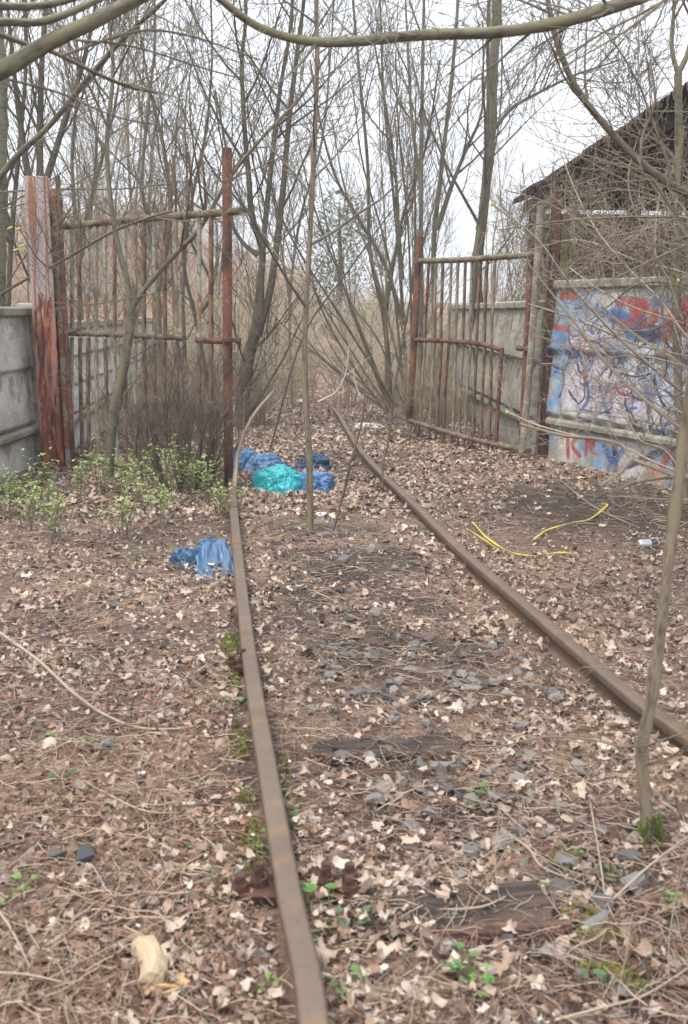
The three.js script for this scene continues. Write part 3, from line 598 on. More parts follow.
// tree growing up through the left gate leaf
{ const b = V(-2.15, 0, -9.8), D = 9.8, f = dst(130, 312, D); b.y = gh(b.x, b.z); const foot = dst(107, 467, D); foot.y = gh(foot.x, foot.z) - .1;
  tree('young_tree', 'forked grey tree with lichen growing in front of the left gate leaf', 'tree', at(foot.x, foot.z), [
    [[foot, ...px(D, 110, 440, 121, 380, 129, 335, 131, 312)], .06, .042], [[f, ...px(D, 128, 285, 118, 245, 110, 195, 107, 140, 113, 70, 108, 0, 112, -90)], .032, .012], [[f, ...px(D, 140, 295, 168, 262, 200, 228, 228, 180, 262, 138, 300, 98, 330, 50)], .03, .009]],
    { seed: 31, n: [9, 6, 3], len: [1.2, .5, .25], ang: [.8, .7], start: [.25, .2], up: .3, rmin: .003, mat: M.barkGrey, twigMat: M.barkGrey, flare: .25 }); }
// multi-stemmed dark tree just behind the left gate
{ const D = 15, b = gnd(238, 440); const z = -D, foot = at(dst(240, 430, D).x, z), f = dst(258, 322, D);
  const S = (r0, r1, ...q) => [px(D, ...q), r0, r1];
  tree('multi_stemmed_tree', 'dark tree with several rising stems just behind the tall red gate pole', 'tree', foot, [
    [[foot.clone().add(V(0, -.2, 0)), ...px(D, 243, 400, 248, 360, 258, 322)], .12, .08],
    S(.058, .02, 256, 330, 260, 285, 262, 250, 252, 215, 249, 180, 244, 120, 242, 60, 246, 10, 238, -80),
    S(.052, .018, 260, 318, 262, 262, 266, 215, 273, 150, 280, 90, 290, 30, 296, -60),
    S(.062, .02, 256, 335, 268, 300, 276, 250, 283, 190, 289, 120, 297, 55, 304, 0, 312, -90),
    S(.035, .012, 258, 255, 245, 245, 234, 228, 230, 205, 226, 150, 215, 90)],
    { seed: 41, n: [11, 6, 3], len: [2.0, .95, .5], ang: [.75, .7], start: [.15, .15], up: .35, rmin: .0042, mat: M.barkDark, twigMat: M.barkDark, flare: .5 }); }
// tall trunk with a climbing stem behind the right gate
{ const D = 17, foot = at(dst(481, 410, D).x, -D);
  const t = tree('tall_tree', 'tall straight trunk with a dark climber beside it behind the right gate leaf', 'tree', foot, [[[foot.clone().add(V(0, -.2, 0)), ...px(D, 481, 350, 477, 270, 483, 215, 491, 130, 494, 60, 497, 0, 500, -120)], .095, .065], [px(D, 492, 132, 512, 108, 540, 92, 575, 75, 620, 60), .035, .012]],
    { seed: 51, n: [14, 7, 4], len: [2.4, 1.1, .5], ang: [.85, .7], start: [.3, .15], up: .3, rmin: .0045, mat: M.barkGreen, twigMat: M.barkGrey });
  const mb = new MB(); mb.tube(curve(px(D - .2, 478, 420, 474, 300, 484, 200, 488, 110, 488, 40, 490, -40), 4), (k, m) => .028, 6); mb.tube(curve(px(D - .2, 476, 230, 498, 130, 502, 60, 500, 0), 4), (k, m) => .013, 5); t.part(mb, 'climber', M.barkDark); }
// thicket stems behind the right gate's end pole
{ const defs = [
    [18, 'barkGrey', 'slender bare tree rising straight above the right gate end pole', [[.048, .018, 421, 330, 421, 178, 422, 100, 424, 0, 426, -80], [.035, .012, 421, 190, 412, 120, 408, 50, 404, -30]]],
    [19, 'barkGreen', 'bare tree of two greenish stems above the bars of the right gate leaf', [[.055, .024, 434, 330, 434, 241, 442, 165, 452, 76, 458, 0, 462, -80], [.05, .015, 437, 230, 452, 185, 466, 150, 480, 118, 486, 76]]],
    [20, 'barkDark', 'bare dark tree left of the right gate, its stems crossing at mid height', [[.045, .016, 405, 370, 400, 270, 392, 180, 384, 100, 380, 0], [.045, .014, 404, 330, 385, 265, 352, 208, 337, 180, 322, 130, 310, 60], [.05, .016, 402, 280, 398, 225, 396, 180, 388, 120, 372, 30]]],
    [18.5, 'barkDark', 'bare dark tree with a crooked stem between the young trackside tree and the right gate', [[.05, .02, 390, 390, 384, 320, 370, 250, 368, 170, 360, 80, 352, -10], [.04, .012, 384, 320, 402, 220, 425, 150, 440, 60]]],
  ];
  for (const [D, mat, label, st] of defs) { const foot = at(dst(st[0][2], st[0][3], D).x, -D);
    tree('bare_tree', label, 'tree', foot, st.map(([r0, r1, ...q], k) => [k ? px(D, ...q) : [foot.clone().add(V(0, -.2, 0)), ...px(D, ...q)], r0, r1]), { seed: D * 10, n: [9, 6, 3], len: [1.8, .9, .45], ang: [.6, .65], start: [.2, .15], up: .5, rmin: .0045, mat: M[mat], twigMat: M[mat], stemName: 'trunk' }); } }
// big leaning shrub: stems fanning up to the left beyond the end of the right rail
{ const D = 15.5, foot = at(dst(402, 412, D).x, -D), stems = [], r = rngOf(61);
  const tips = [[300, 262, 8], [285, 225, 9], [312, 200, 8], [330, 240, 8], [345, 190, 7], [318, 300, 9], [262, 300, 7], [362, 160, 8], [380, 140, 7], [398, 120, 7], [415, 150, 8], [440, 180, 7], [350, 300, 6], [372, 230, 6], [300, 330, 7]];
  for (const [tx, ty, w] of tips) { const x0 = 402 + (r() - .5) * 34 - (tx < 340 ? 12 : 0), y0 = 405 + (r() - .5) * 8, mx = lerp(x0, tx, .45) + (tx < 360 ? -4 : 3), my = lerp(y0, ty, .55) - (tx < 340 ? -16 : 10); const dz = (r() - .5) * 3; stems.push([[dst(x0, y0 + 6, D), dst(mx, my, D + dz * .4), dst(tx, ty, D + dz), dst(tx - (x0 - tx) * .2, ty - 70, D + dz * 1.4)], w * .0027, .007]); }
  tree('leaning_shrub', 'big grey shrub whose stems fan up and left beyond the end of the right rail', 'shrub', foot, stems, { seed: 62, n: [7, 4, 3], len: [1.3, .6, .3], ang: [.6, .65], start: [.15, .15], up: .35, rmin: .004, mat: M.barkGrey, twigMat: M.barkTan, stemName: 'stem', sides: 6 }); }
{ // straight leaning stick across the gap
  const mb = new MB(), a = dst(306, 330, 12.5), b = dst(391, 211, 12.5); const root = dst(270, 392, 12.5); root.y = gh(root.x, root.z); mb.tube(curve([root.clone(), a, along(a, b, .5), b], 5), (k, m) => lerp(.013, .008, k / (m - 1)), 6);
  const t = thing('leaning_stick', 'straight dark dead stem leaning up to the right behind the slim trackside tree', 'stick', root); t.part(mb, 'stem', M.barkDark);
  const m2 = new MB(); sprout(m2, [a, along(a, b, .5), b], () => .01, { n: [6, 2], len: [.5, .25], ang: [.7], start: [.2], rmin: .004 }, rngOf(3)); t.part(m2, 'twigs', M.barkDark); }
// trees behind the left gate post
for (const [D, mat, label, st, seed] of [
  [13, 'barkDark', 'dark bushy tree directly behind the left red gate post, leaning right at the top', [[.07, .025, 36, 330, 40, 230, 40, 140, 42, 60, 48, -20], [.05, .015, 40, 200, 62, 130, 84, 60, 98, -10], [.05, .015, 40, 240, 24, 150, 14, 70, 6, -10]], 101],
  [14.5, 'barkGrey', 'grey bare tree seen above the hinge side of the left gate leaf', [[.04, .016, 84, 380, 78, 250, 72, 160, 78, 80, 74, 0], [.035, .012, 78, 250, 96, 180, 112, 120, 126, 40]], 102],
  [16, 'barkGrey', 'grey bare tree with a curved stem rising behind the middle of the left gate leaf', [[.045, .016, 160, 390, 158, 290, 150, 226, 142, 190, 148, 110, 155, 40, 152, -50], [.045, .014, 158, 290, 170, 215, 164, 150, 150, 90, 138, 20]], 103],
  [17, 'barkDark', 'dark crooked bare tree between the spikes and the tall red pole', [[.04, .014, 210, 400, 196, 320, 184, 262, 192, 200, 206, 130, 212, 60, 210, -20], [.035, .012, 196, 320, 212, 290, 186, 230, 170, 160]], 104],
  [15, 'barkDark', 'bare dark tree at the picture edge behind the plain left wall', [[.05, .02, 8, 330, 12, 230, 20, 140, 26, 60, 22, -30], [.05, .02, 12, 240, -10, 150, -20, 60]], 105],
  [20, 'barkGrey', 'thin bare grey tree right of the dark multi-stemmed tree', [[.035, .015, 292, 400, 290, 300, 300, 220, 322, 140, 330, 60, 336, -30], [.03, .012, 290, 300, 280, 240, 268, 160]], 106],
]) { const foot = at(dst(st[0][2], st[0][3], D).x, -D);
  tree('bare_tree', label, 'tree', foot, st.map(([r0, r1, ...q], k) => [k ? px(D, ...q) : [foot.clone().add(V(0, -.2, 0)), ...px(D, ...q)], r0, r1]), { seed, n: [10, 6, 4], len: [1.7, .8, .4], ang: [.7, .7], start: [.2, .15], up: .4, rmin: .0038, mat: M[mat], twigMat: M[mat] }); }
// tree whose boughs reach in from the left, its trunk at the picture edge
{ const D = 11.6, foot = at(dst(-4, 420, D).x, -D);
  const t = tree('overhanging_tree', 'greenish trunk at the picture edge behind the plain left wall, twigs with pale buds', 'tree', foot, [[[foot.clone().add(V(0, -.2, 0)), ...px(D, -4, 380, -3, 280, -2, 180, -1, 90, -6, 0, -10, -150)], .11, .085]], { seed: 111, n: [8, 5, 3], len: [1.4, .7, .35], ang: [1, .7], start: [.2, .2], up: .2, rmin: .002, mat: M.barkGreen, twigMat: M.barkGrey });
  for (const [r0, r1, d0, d1, ...q] of [[.017, .012, 11.6, 9, -2, 296, 30, 277, 60, 262, 110, 233, 150, 217, 172, 211], [.036, .014, 11.5, 9, -2, 180, 18, 155, 50, 125, 93, 72, 130, 32, 165, 0, 200, -40], [.011, .005, 11.5, 10, 0, 192, 60, 189, 120, 189, 190, 181], [.009, .004, 11.5, 10, 0, 210, 50, 196, 90, 176, 140, 150], [.008, .004, 11.5, 9, -2, 325, 60, 308, 110, 302, 160, 292], [.009, .004, 11.5, 10, -2, 300, 30, 250, 70, 215, 110, 200]]) { const P = curve(ramp(d0, d1, ...q), 4), mb = new MB(); mb.tube(P, (k, m) => lerp(r0, r1, k / (m - 1)), 7); t.part(mb, 'branch', M.barkGrey); const m2 = new MB(); sprout(m2, P, (f) => lerp(r0, r1, f), { n: [9, 5, 3], len: [1.2, .55, .25], ang: [.75], start: [.15, .15], rmin: .0026, up: .1, wob: .35 }, rngOf(Math.round(q[3]))); t.part(m2, 'twigs', M.barkGrey); }
  const bud = new MB(); for (const [bx, by] of [[18, 229], [10, 228], [16, 250], [22, 246]]) { const c = dst(bx, by, 9); const g = new THREE.SphereGeometry(1, 8, 6); g.scale(.03, .01, .01); g.rotateZ(.35); g.translate(c.x, c.y, c.z); bud.geo(g); } t.part(bud, 'buds', std({ color: new THREE.Color().setRGB(.38, .4, .1) })); }
{ // thick mossy bough close overhead, on a tree outside the picture
  const foot = at(-2.3, -2.6);
  const t = tree('overhanging_tree', 'tree whose thick close boughs cross the upper left corner of the picture', 'tree', foot, [[[foot.clone().add(V(0, -.2, 0)), V(-2.3, 1.2, -2.62), V(-2.25, 3.4, -2.7), V(-2.2, 5, -2.7)], .13, .08]], { seed: 121, n: [0], len: [1], ang: [1], start: [.2], rmin: .003, mat: M.barkGreen });
  for (const [r0, r1, d0, d1, ...q] of [[.031, .018, 2.9, 3.3, -330, 190, -160, 130, -40, 84, 0, 71, 50, 42, 100, 18, 152, -10, 260, -80], [.0135, .009, 2.9, 3.3, -300, 60, -100, 30, 0, 22, 40, 22, 80, 8, 116, -10, 200, -60], [.012, .009, 2.8, 3.1, -300, 40, -80, 0, 0, 6, 45, 5, 90, -8, 150, -40]]) { const P = curve(ramp(d0, d1, ...q), 5), mb = new MB(); mb.tube(P, (k, m) => lerp(r0, r1, k / (m - 1)) * (.96 + .08 * vnoise(k * .7, 1, 3)), 12); t.part(mb, 'bough', M.barkGreen); }
  for (const [r0, r1, ...q] of [[.0085, .005, -20, 26, 20, 42, 50, 51, 100, 75, 130, 87, 157, 93], [.005, .0025, 60, 56, 140, 31, 190, 36, 260, 60], [.004, .002, 75, 40, 130, 46, 210, 70, 300, 95], [.004, .002, 10, 80, 60, 93, 120, 118, 200, 130]]) { const P = curve(ramp(3.1, 3.6, ...q), 5), mb = new MB(); mb.tube(P, (k, m) => lerp(r0, r1, k / (m - 1)), 7); sprout(mb, P, (f) => lerp(r0, r1, f), { n: [8, 4], len: [.5, .22], ang: [.8], start: [.15], rmin: .0013, wob: .3, up: .1 }, rngOf(q[2] * 7)); t.part(mb, 'branch', M.barkGrey); } }
{ // arching bough across the top and the dark branch beneath it, from a tree off to the right
  const foot = at(3.4, -4.4);
  const t = tree('overhanging_tree', 'tree whose arching bough crosses the sky along the top of the picture', 'tree', foot, [[[foot.clone().add(V(0, -.2, 0)), V(3.42, 1.4, -4.4), V(3.35, 3.2, -4.45), V(3.3, 5.6, -4.4)], .12, .07]], { seed: 131, n: [0], len: [1], ang: [1], start: [.2], rmin: .003, mat: M.barkGreen });
  for (const [mat, r0, r1, d0, d1, ...q] of [['barkGreen', .03, .012, 4.3, 4, 1090, -190, 860, -100, 640, -3, 560, 22, 500, 32, 420, 35, 344, 42, 300, 40, 255, 25, 215, -5, 160, -50], ['barkGrey', .009, .004, 4.1, 4.4, 612, 9, 600, 16, 580, 18, 560, 12, 540, 2], ['barkDark', .02, .011, 4.4, 5, 1080, 300, 800, 240, 688, 194, 650, 170, 610, 131, 575, 86, 556, 38, 547, -5, 540, -60], ['barkDark', .008, .004, 4.6, 5.4, 700, 250, 660, 190, 640, 150, 655, 100, 650, 60]]) { const P = curve(ramp(d0, d1, ...q), 5), mb = new MB(); mb.tube(P, (k, m) => lerp(r0, r1, k / (m - 1)) * (.96 + .08 * vnoise(k * .7, 1, 3)), 10); t.part(mb, 'bough', M[mat]); const m2 = new MB(); sprout(m2, P, (f) => lerp(r0, r1, f), { n: [14, 4, 2], len: [.8, .4, .18], ang: [.85], start: [.25, .2], rmin: .0018, wob: .3 }, rngOf(q[2] + 5)); t.part(m2, 'twigs', M.barkGrey); } }
// forked tree between the graffiti wall and the shed
{ const D = 9.3, foot = at(3.15, -9.0), f = dst(678, 74, D);
  tree('forked_tree', 'greenish forked tree standing in front of the shed roof beside the graffiti wall', 'tree', foot, [[[foot.clone().add(V(0, -.2, 0)), ...px(D, 678, 380, 677, 260, 679, 150, 678, 74)], .045, .036], [[f, ...px(D, 672, 50, 674, 0, 668, -80)], .024, .01], [[f, ...px(D, 688, 52, 696, 0, 705, -80)], .026, .01], [px(D, 676, 160, 655, 140, 640, 132, 628, 110), .016, .006]], { seed: 141, n: [8, 6, 3], len: [.9, .5, .25], ang: [.8, .7], start: [.3, .2], up: .2, rmin: .003, mat: M.barkGreen, twigMat: M.twig }); }
// bramble of pale canes in front of the graffiti wall
{ const foot = at(3.05, -5.2), t = thing('bare_bramble', 'tangle of pale bare canes arching in front of the graffiti wall', 'shrub', foot), rng = rngOf(151);
  const thin = 1.1, canes = [[.009, .004, 5.2, 5, 688, 395, 650, 365, 615, 334, 572, 287, 537, 239, 492, 204], [.007, .004, 5.3, 6, 700, 360, 667, 352, 632, 343, 598, 328, 563, 315, 529, 304], [.006, .004, 4.8, 5.5, 720, 500, 688, 477, 650, 460, 624, 447, 585, 438, 537, 425, 507, 412], [.006, .003, 5, 6.5, 700, 440, 650, 423, 606, 415, 563, 410], [.007, .004, 5, 6, 700, 223, 650, 217, 585, 219, 539, 224, 500, 230], [.005, .0025, 5, 6, 700, 372, 640, 356, 590, 360, 542, 364], [.006, .003, 5, 6, 700, 350, 660, 300, 630, 270, 600, 235, 575, 190, 560, 150], [.006, .003, 5.1, 6, 700, 330, 640, 310, 600, 290, 570, 268], [.006, .003, 5.4, 6.2, 690, 290, 640, 284, 610, 305, 590, 320], [.006, .003, 5, 5.6, 690, 330, 668, 280, 640, 225, 628, 180, 640, 130], [.005, .003, 5.4, 6.6, 690, 300, 650, 250, 600, 230, 540, 200, 505, 190], [.005, .003, 5, 6, 695, 420, 660, 395, 636, 360, 622, 330], [.005, .003, 5.6, 6.4, 690, 260, 640, 243, 590, 255, 552, 280], [.004, .002, 5.2, 6, 690, 400, 645, 385, 600, 390, 560, 384], [.005, .003, 5.2, 6, 700, 420, 650, 400, 600, 350, 560, 345], [.005, .003, 5.4, 6.2, 700, 310, 650, 330, 600, 325, 556, 300], [.005, .003, 5.2, 6.4, 700, 280, 640, 262, 580, 240, 530, 250], [.004, .0025, 5.2, 6, 700, 380, 670, 310, 655, 250, 660, 190], [.005, .0025, 5.2, 6, 690, 240, 660, 200, 620, 190, 585, 200], [.006, .003, 5, 5.4, 690, 480, 665, 450, 640, 440, 618, 400, 590, 375]];
  const tips = [];
  for (const [r0, r1, d0, d1, ...q] of canes) { const P0 = ramp(d0, d1, ...q); const arc = [foot.clone(), foot.clone().lerp(P0[0], .6).add(V(.15, .25, 0)), ...P0], P = curve(arc, 5), mb = new MB(); mb.tube(P, (k, m) => thin * lerp(r0, r1, k / (m - 1)), 6); t.part(mb, 'cane', rng() < .55 ? M.cane : M.barkTan); const m2 = new MB(); sprout(m2, P, (f) => lerp(r0, r1, f), { n: [19, 5, 2], len: [.5, .24, .1], ang: [.9], start: [.25, .1], rmin: .0012, wob: .45 }, rng); t.part(m2, 'twigs', rng() < .5 ? M.cane : M.twig); tips.push(P[P.length - 1]); }
  const bud = new MB(); for (const p of [tips[0], tips[2], dst(678, 281, 5.2), dst(640, 345, 5.2)]) { const g = new THREE.SphereGeometry(1, 8, 6); g.scale(.008, .013, .007); g.translate(p.x, p.y, p.z); bud.geo(g); } t.part(bud, 'buds', std({ color: new THREE.Color().setRGB(.45, .47, .1) })); }
// dark twiggy shrubs at the foot of the left gate leaf
for (const [x, y, D, h, n, seed, label] of [[186, 474, 9.2, 1.15, 18, 161, 'dark twiggy shrub in front of the free end of the left gate leaf'], [205, 470, 9.9, 1.0, 8, 162, 'small dark twiggy shrub behind the tall red gate pole'], [165, 466, 9.3, .9, 8, 163, 'low dark twiggy shrub by the middle of the left gate leaf']]) {
  const q = dst(x, y, D), foot = at(q.x, q.z), r = rngOf(seed), stems = [];
  for (let k = 0; k < n; k++) { const a = r() * 6.3, l = .12 + .5 * r(), hh = h * (.55 + .6 * r()); stems.push([[foot.clone().add(V(Math.cos(a) * (.05 + .24 * l), -.05, Math.sin(a) * (.05 + .24 * l))), foot.clone().add(V(Math.cos(a + .5) * (.1 + l * .45), hh * (.4 + .2 * r()), Math.sin(a + .5) * (.1 + l * .45))), foot.clone().add(V(Math.cos(a) * l, hh, Math.sin(a) * l))], .009 + .009 * r(), .003]); }
  tree('twiggy_shrub', label, 'shrub', foot, stems, { seed: seed + 5, n: [6, 4, 2], len: [.4, .22, .1], ang: [.6, .7], start: [.2, .15], up: .4, rmin: .0022, mat: M.barkDark, twigMat: M.twig, stemName: 'stem', sides: 5 }); }
// saplings and sticks between the rails
const stick = (name, label, cat, pts, r0, r1, mat, tw, seed = 1, group) => { const t = thing(name, label, cat, at(pts[0].x, pts[0].z), group), mb = new MB(), P = curve(pts, 5); mb.tube(P, (k, m) => lerp(r0, r1, k / (m - 1)), 8); t.part(mb, 'stem', mat); if (tw) { const m2 = new MB(); sprout(m2, P, (f) => lerp(r0, r1, f), { n: tw, len: [.4, .2], ang: [.7], start: [.2, .2], rmin: .0018, up: .2 }, rngOf(seed)); t.part(m2, 'twigs', mat); } return t; };
{ const a = gnd(332, 534), b = gnd(383, 493), c = gnd(426, 464);
  stick('thin_sapling', 'thin dark sapling leaning right, just right of the pale slim trackside tree', 'sapling', [a, ...px(-a.z, 341, 502, 350, 465, 362, 421, 366, 380)], .011, .006, M.twig, [5, 3], 3);
  stick('thin_sapling', 'thin upright sapling rooted against the right rail', 'sapling', [b, ...px(-b.z, 383, 465, 389, 440, 393, 410, 396, 385)], .01, .006, M.twig, [6, 3], 4);
  const e = gnd(234, 492, .05); stick('dead_branch', 'pale yellowish dead branch leaning up behind the tall red gate pole', 'branch', [e, ...px(-e.z + .2, 238, 455, 252, 418, 274, 391)], .022, .014, M.barkPale, [3], 5);
  const w = gnd(322, 412); stick('dead_branch', 'whitish bent dead twig at the far end of the right rail', 'branch', [dst(318, 402, 12), ...px(12, 326, 398, 336, 392, 346, 372, 349, 345)], .012, .006, std({ color: new THREE.Color().setRGB(.5, .45, .4) }), [5, 2], 6);
  stick('dead_branch', 'whitish curved dead twig hanging beside the leaning shrub stems', 'branch', [gnd(372, 405), ...px(14, 362, 402, 356, 385, 353, 370)], .012, .006, std({ color: new THREE.Color().setRGB(.5, .45, .4) }), [3], 7); }
// long dry cane over the left foreground and other cane and twigs lying about
{ const q = [[-40, 606], [0, 633], [40, 662], [75, 694], [105, 715], [140, 728], [175, 729], [203, 725]].map(([x, y], k) => gnd(x, y, [.16, .13, .1, .07, .04, .025, .025, .015][k]));
  stick('dry_cane', 'long pale dry cane curving down over the leaves on the left', 'cane', q, .008, .005, M.barkPale);
  const flat = (...a) => { const r = []; for (let k = 0; k < a.length; k += 2) r.push(gnd(a[k], a[k + 1], .03 + .02 * (k % 4 === 2))); return r; };
  for (const [label, r0, pts] of [['pale dry stalk lying on the soil at the left edge of the foreground', .004, flat(-10, 900, 12, 930, 30, 968)], ['dry stalk crossing the leaves low in the left corner', .0035, flat(-10, 972, 30, 975, 70, 984)], ['curved pale twig lying before the dark rotten sleeper', .0035, flat(436, 910, 480, 907, 513, 893)], ['bent pale twig in the leaves beyond the dark rotten sleeper', .004, flat(505, 832, 530, 850, 540, 865, 585, 884)], ['thin stalk standing among leaves at the foot of the mossy-footed tree', .003, flat(590, 800, 600, 860, 608, 905, 640, 960)], ['twig arching over the leaves in the lower right corner', .0035, flat(555, 1020, 600, 1008, 645, 995, 700, 960)], ['brown stem slanting across the lower right edge by the mossy-footed tree', .004, flat(612, 900, 650, 865, 700, 828)], ['dry twig on the leaves beside the right rail near the yellow strap', .005, flat(560, 480, 600, 510, 640, 528)], ['long thin twig lying left of the near rail below the dry cane', .0035, flat(100, 790, 150, 812, 195, 812)], ['thin dark twig under the end of the long dry cane', .003, flat(135, 724, 155, 712, 182, 702)]]) stick('dry_twig', label, 'twig', pts, r0, r0 * .6, M.barkPale, [4], Math.round(r0 * 1e6)); }

// young leafy shrubs at the foot of the left gate
function leafGeo(mb, c, dir, upv, L, W) { const side = dir.clone().cross(upv).normalize(), tip = c.clone().add(dir.clone().multiplyScalar(L)), mid = c.clone().add(dir.clone().multiplyScalar(L * .5)), nrm = side.clone().cross(dir).normalize(), b = mb.p.length / 3, fold = upv.clone().multiplyScalar(W * .25);
  const P = [c, mid.clone().add(side.clone().multiplyScalar(W / 2)).add(fold), tip, mid.clone().sub(side.clone().multiplyScalar(W / 2)).add(fold)]; for (const q of P) { mb.p.push(q.x, q.y, q.z); mb.n.push(nrm.x, nrm.y, nrm.z); mb.t.push(0, 0); } mb.i.push(b, b + 1, b + 2, b, b + 2, b + 3); }
{ const shrubLabels = ['tall green shrub second from the left wall before the left gate', 'tallest light green shrub below the hinge side of the left gate leaf', 'green shrub just left of the forked grey tree foot', 'lower green shrub in front of the forked grey tree foot', 'green shrub just right of the forked grey tree foot', 'low green shrub in front of the dark twigs by the left gate', 'green shrub before the dark twiggy shrub at the left gate', 'green shrub between the dark twiggy shrub and the left rail', 'green shrub nearest the left wall foot but one', 'tiny green shrub growing over the left rail by the red pole', 'green shrub nearest the viewer in the patch before the left gate', 'thin green shrub in the middle of the dark twiggy stems', 'leftmost green shrub at the picture edge beside the left wall', 'green shrub hidden behind the forked grey tree foot', 'green shrub growing at the foot of the tall red gate pole'];
  const spots = [[45, 520, .62], [78, 512, .68], [100, 498, .6], [118, 538, .45], [142, 512, .55], [160, 528, .4], [190, 500, .5], [206, 506, .45], [28, 532, .5], [226, 520, .3], [60, 545, .4], [172, 506, .55], [8, 520, .4], [125, 500, .5], [213, 486, .5]], r = rngOf(171);
  spots.forEach(([x, y, h], i) => { const foot = gnd(x, y), t = thing('leafy_shrub', shrubLabels[i], 'shrub', at(foot.x, foot.z), 'fresh green young shrubs at the foot of the left gate'), st = new MB(), lv = new MB();
    h *= .95; const n = 5 + Math.floor(r() * 3);
    for (let k = 0; k < n; k++) { const a = r() * 6.3, hh = h * (.45 + .65 * r()), l = .04 + .13 * r(), o = .09 * r(); let dir = V(Math.cos(a) * l, hh, Math.sin(a) * l), P = curve([foot.clone().add(V(Math.cos(a) * o, -.02, Math.sin(a) * o)), foot.clone().add(dir.clone().multiplyScalar(.5)).add(V((r() - .5) * .05, 0, (r() - .5) * .05)), foot.clone().add(dir)], 5);
      st.tube(P, (q, m) => lerp(.0035, .0012, q / (m - 1)), 4, false);
      const tw = [P]; for (let q = 0; q < 4; q++) { const p = P[4 + Math.floor(r() * 5)], d2 = V(r() - .5, .3 + r() * .5, r() - .5).normalize().multiplyScalar(.07 + .1 * r()), Q = [p, p.clone().addScaledVector(d2, .5), p.clone().add(d2)]; st.tube(Q, () => .001, 3, false); tw.push(Q); }
      for (const Q of tw) for (let q = 1; q < Q.length; q++) for (let z = 0; z < (Q === P ? 2 : 3); z++) { if ((Q === P && q < 4) || r() < .1) continue; const aa = r() * 6.3, d = V(Math.cos(aa), .2 + r() * .6, Math.sin(aa)).normalize(); leafGeo(lv, Q[q].clone().addScaledVector(d, .004), d, V(0, 1, 0).addScaledVector(d, -d.y).normalize(), .02 + .022 * r(), .013 + .012 * r()); } }
    t.part(st, 'stem', M.barkTan); t.part(lv, 'foliage', M.leafGreen); }); }

// thin bare trees of the thicket: a few grown, then copied
{ const protos = [], r = rngOf(181);
  for (let k = 0; k < 5; k++) { const H = 6.5 + r() * 3, st = [], n = 1 + Math.floor(r() * 3); for (let q = 0; q < n; q++) { const a = r() * 6.3, l = .3 + r() * .9, p = []; for (let s = 0; s <= 6; s++) p.push(V(Math.cos(a) * l * s / 6 + (r() - .5) * .2 * (s > 0), -.2 + H * (q ? .8 : 1) * s / 6, Math.sin(a) * l * s / 6 + (r() - .5) * .2 * (s > 0))); st.push([p, .03 + .035 * r(), .01]); }
    const mat = [M.barkGrey, M.barkDark, M.barkTan, M.barkPale, M.barkTan][k];
    const o = tree('thicket_tree', 'thin bare tree standing in the grey thicket beyond the gateway', 'tree', V(0, 0, 0), st, { seed: 190 + k, n: [12, 6, 3], len: [1.6, .8, .45], ang: [.6, .65], start: [.12, .15], up: .5, rmin: .0052, mat, twigMat: mat, sides: 5 }, 'thin bare trees of the thicket beyond the gateway'); protos.push(o); }
  const spots = []; let guard = 0; while (spots.length < 18 && guard++ < 4000) { const d = 19 + r() * 26, x = (r() - .5) * .95 * d; if (Math.abs(x + .8) < 1.2 && d < 24) continue; if (x > 3 && d < 24) continue; if (x > 2.2 && x < 10 && d < 27) continue; if (spots.every(([a, b]) => Math.hypot(a - x, b + d) > 1.1)) spots.push([x, -d]); }
  spots.forEach(([x, z], k) => { const src = protos[k % 5]; let o = src; if (k >= 5) { o = src.clone(); o.name = numbered('thicket_tree'); o.userData = { ...src.userData }; scene.add(o); } o.position.copy(at(x, z)); o.rotation.y = r() * 6.3; const s = (.6 + .55 * r()) * (z < -34 ? .8 : 1); o.scale.set(s, s * (.85 + .3 * r()), s); }); }
// hazy evergreen beyond the thicket
{ const D = 46, foot = at(dst(338, 300, D).x, -D), t = thing('evergreen_tree', 'hazy rounded evergreen tree standing far behind the thicket', 'tree', foot), r = rngOf(201), tr = new MB(), cr = new MB();
  tr.tube([foot.clone().add(V(0, -.5, 0)), foot.clone().add(V(.1, 3, 0)), foot.clone().add(V(0, 5.6, 0))], [.18, .12, .04], 7); t.part(tr, 'trunk', M.barkDark);
  for (let k = 0; k < 5200; k++) { const h = 1 + Math.pow(r(), .9) * 5.2, w = 2.5 * Math.sqrt(Math.max(0, 1 - ((h - 2.4) / (2.6 + 1.7 * fbm(k * .37, 2, 1, 4))) ** 2)) * (.6 + .7 * fbm(h * 1.6, 4, 2, 44)), a = r() * 6.3, q = Math.sqrt(r()) * w * (.75 + .35 * fbm(a * 2, h * 1.2, 2, 9)); if (fbm(Math.cos(a) * q * .9 + 5, h * .9 + Math.sin(a) * q, 2, 33) < .44) continue; const c = foot.clone().add(V(Math.cos(a) * q, h, Math.sin(a) * q)), d = V(Math.cos(a), r() - .2, Math.sin(a)).normalize(); leafGeo(cr, c, d, V(r() - .5, 1, r() - .5).normalize(), .12 + .16 * r(), .06 + .07 * r()); }
  t.part(cr, 'crown', std({ color: new THREE.Color().setRGB(.23, .26, .19), side: THREE.DoubleSide })); }

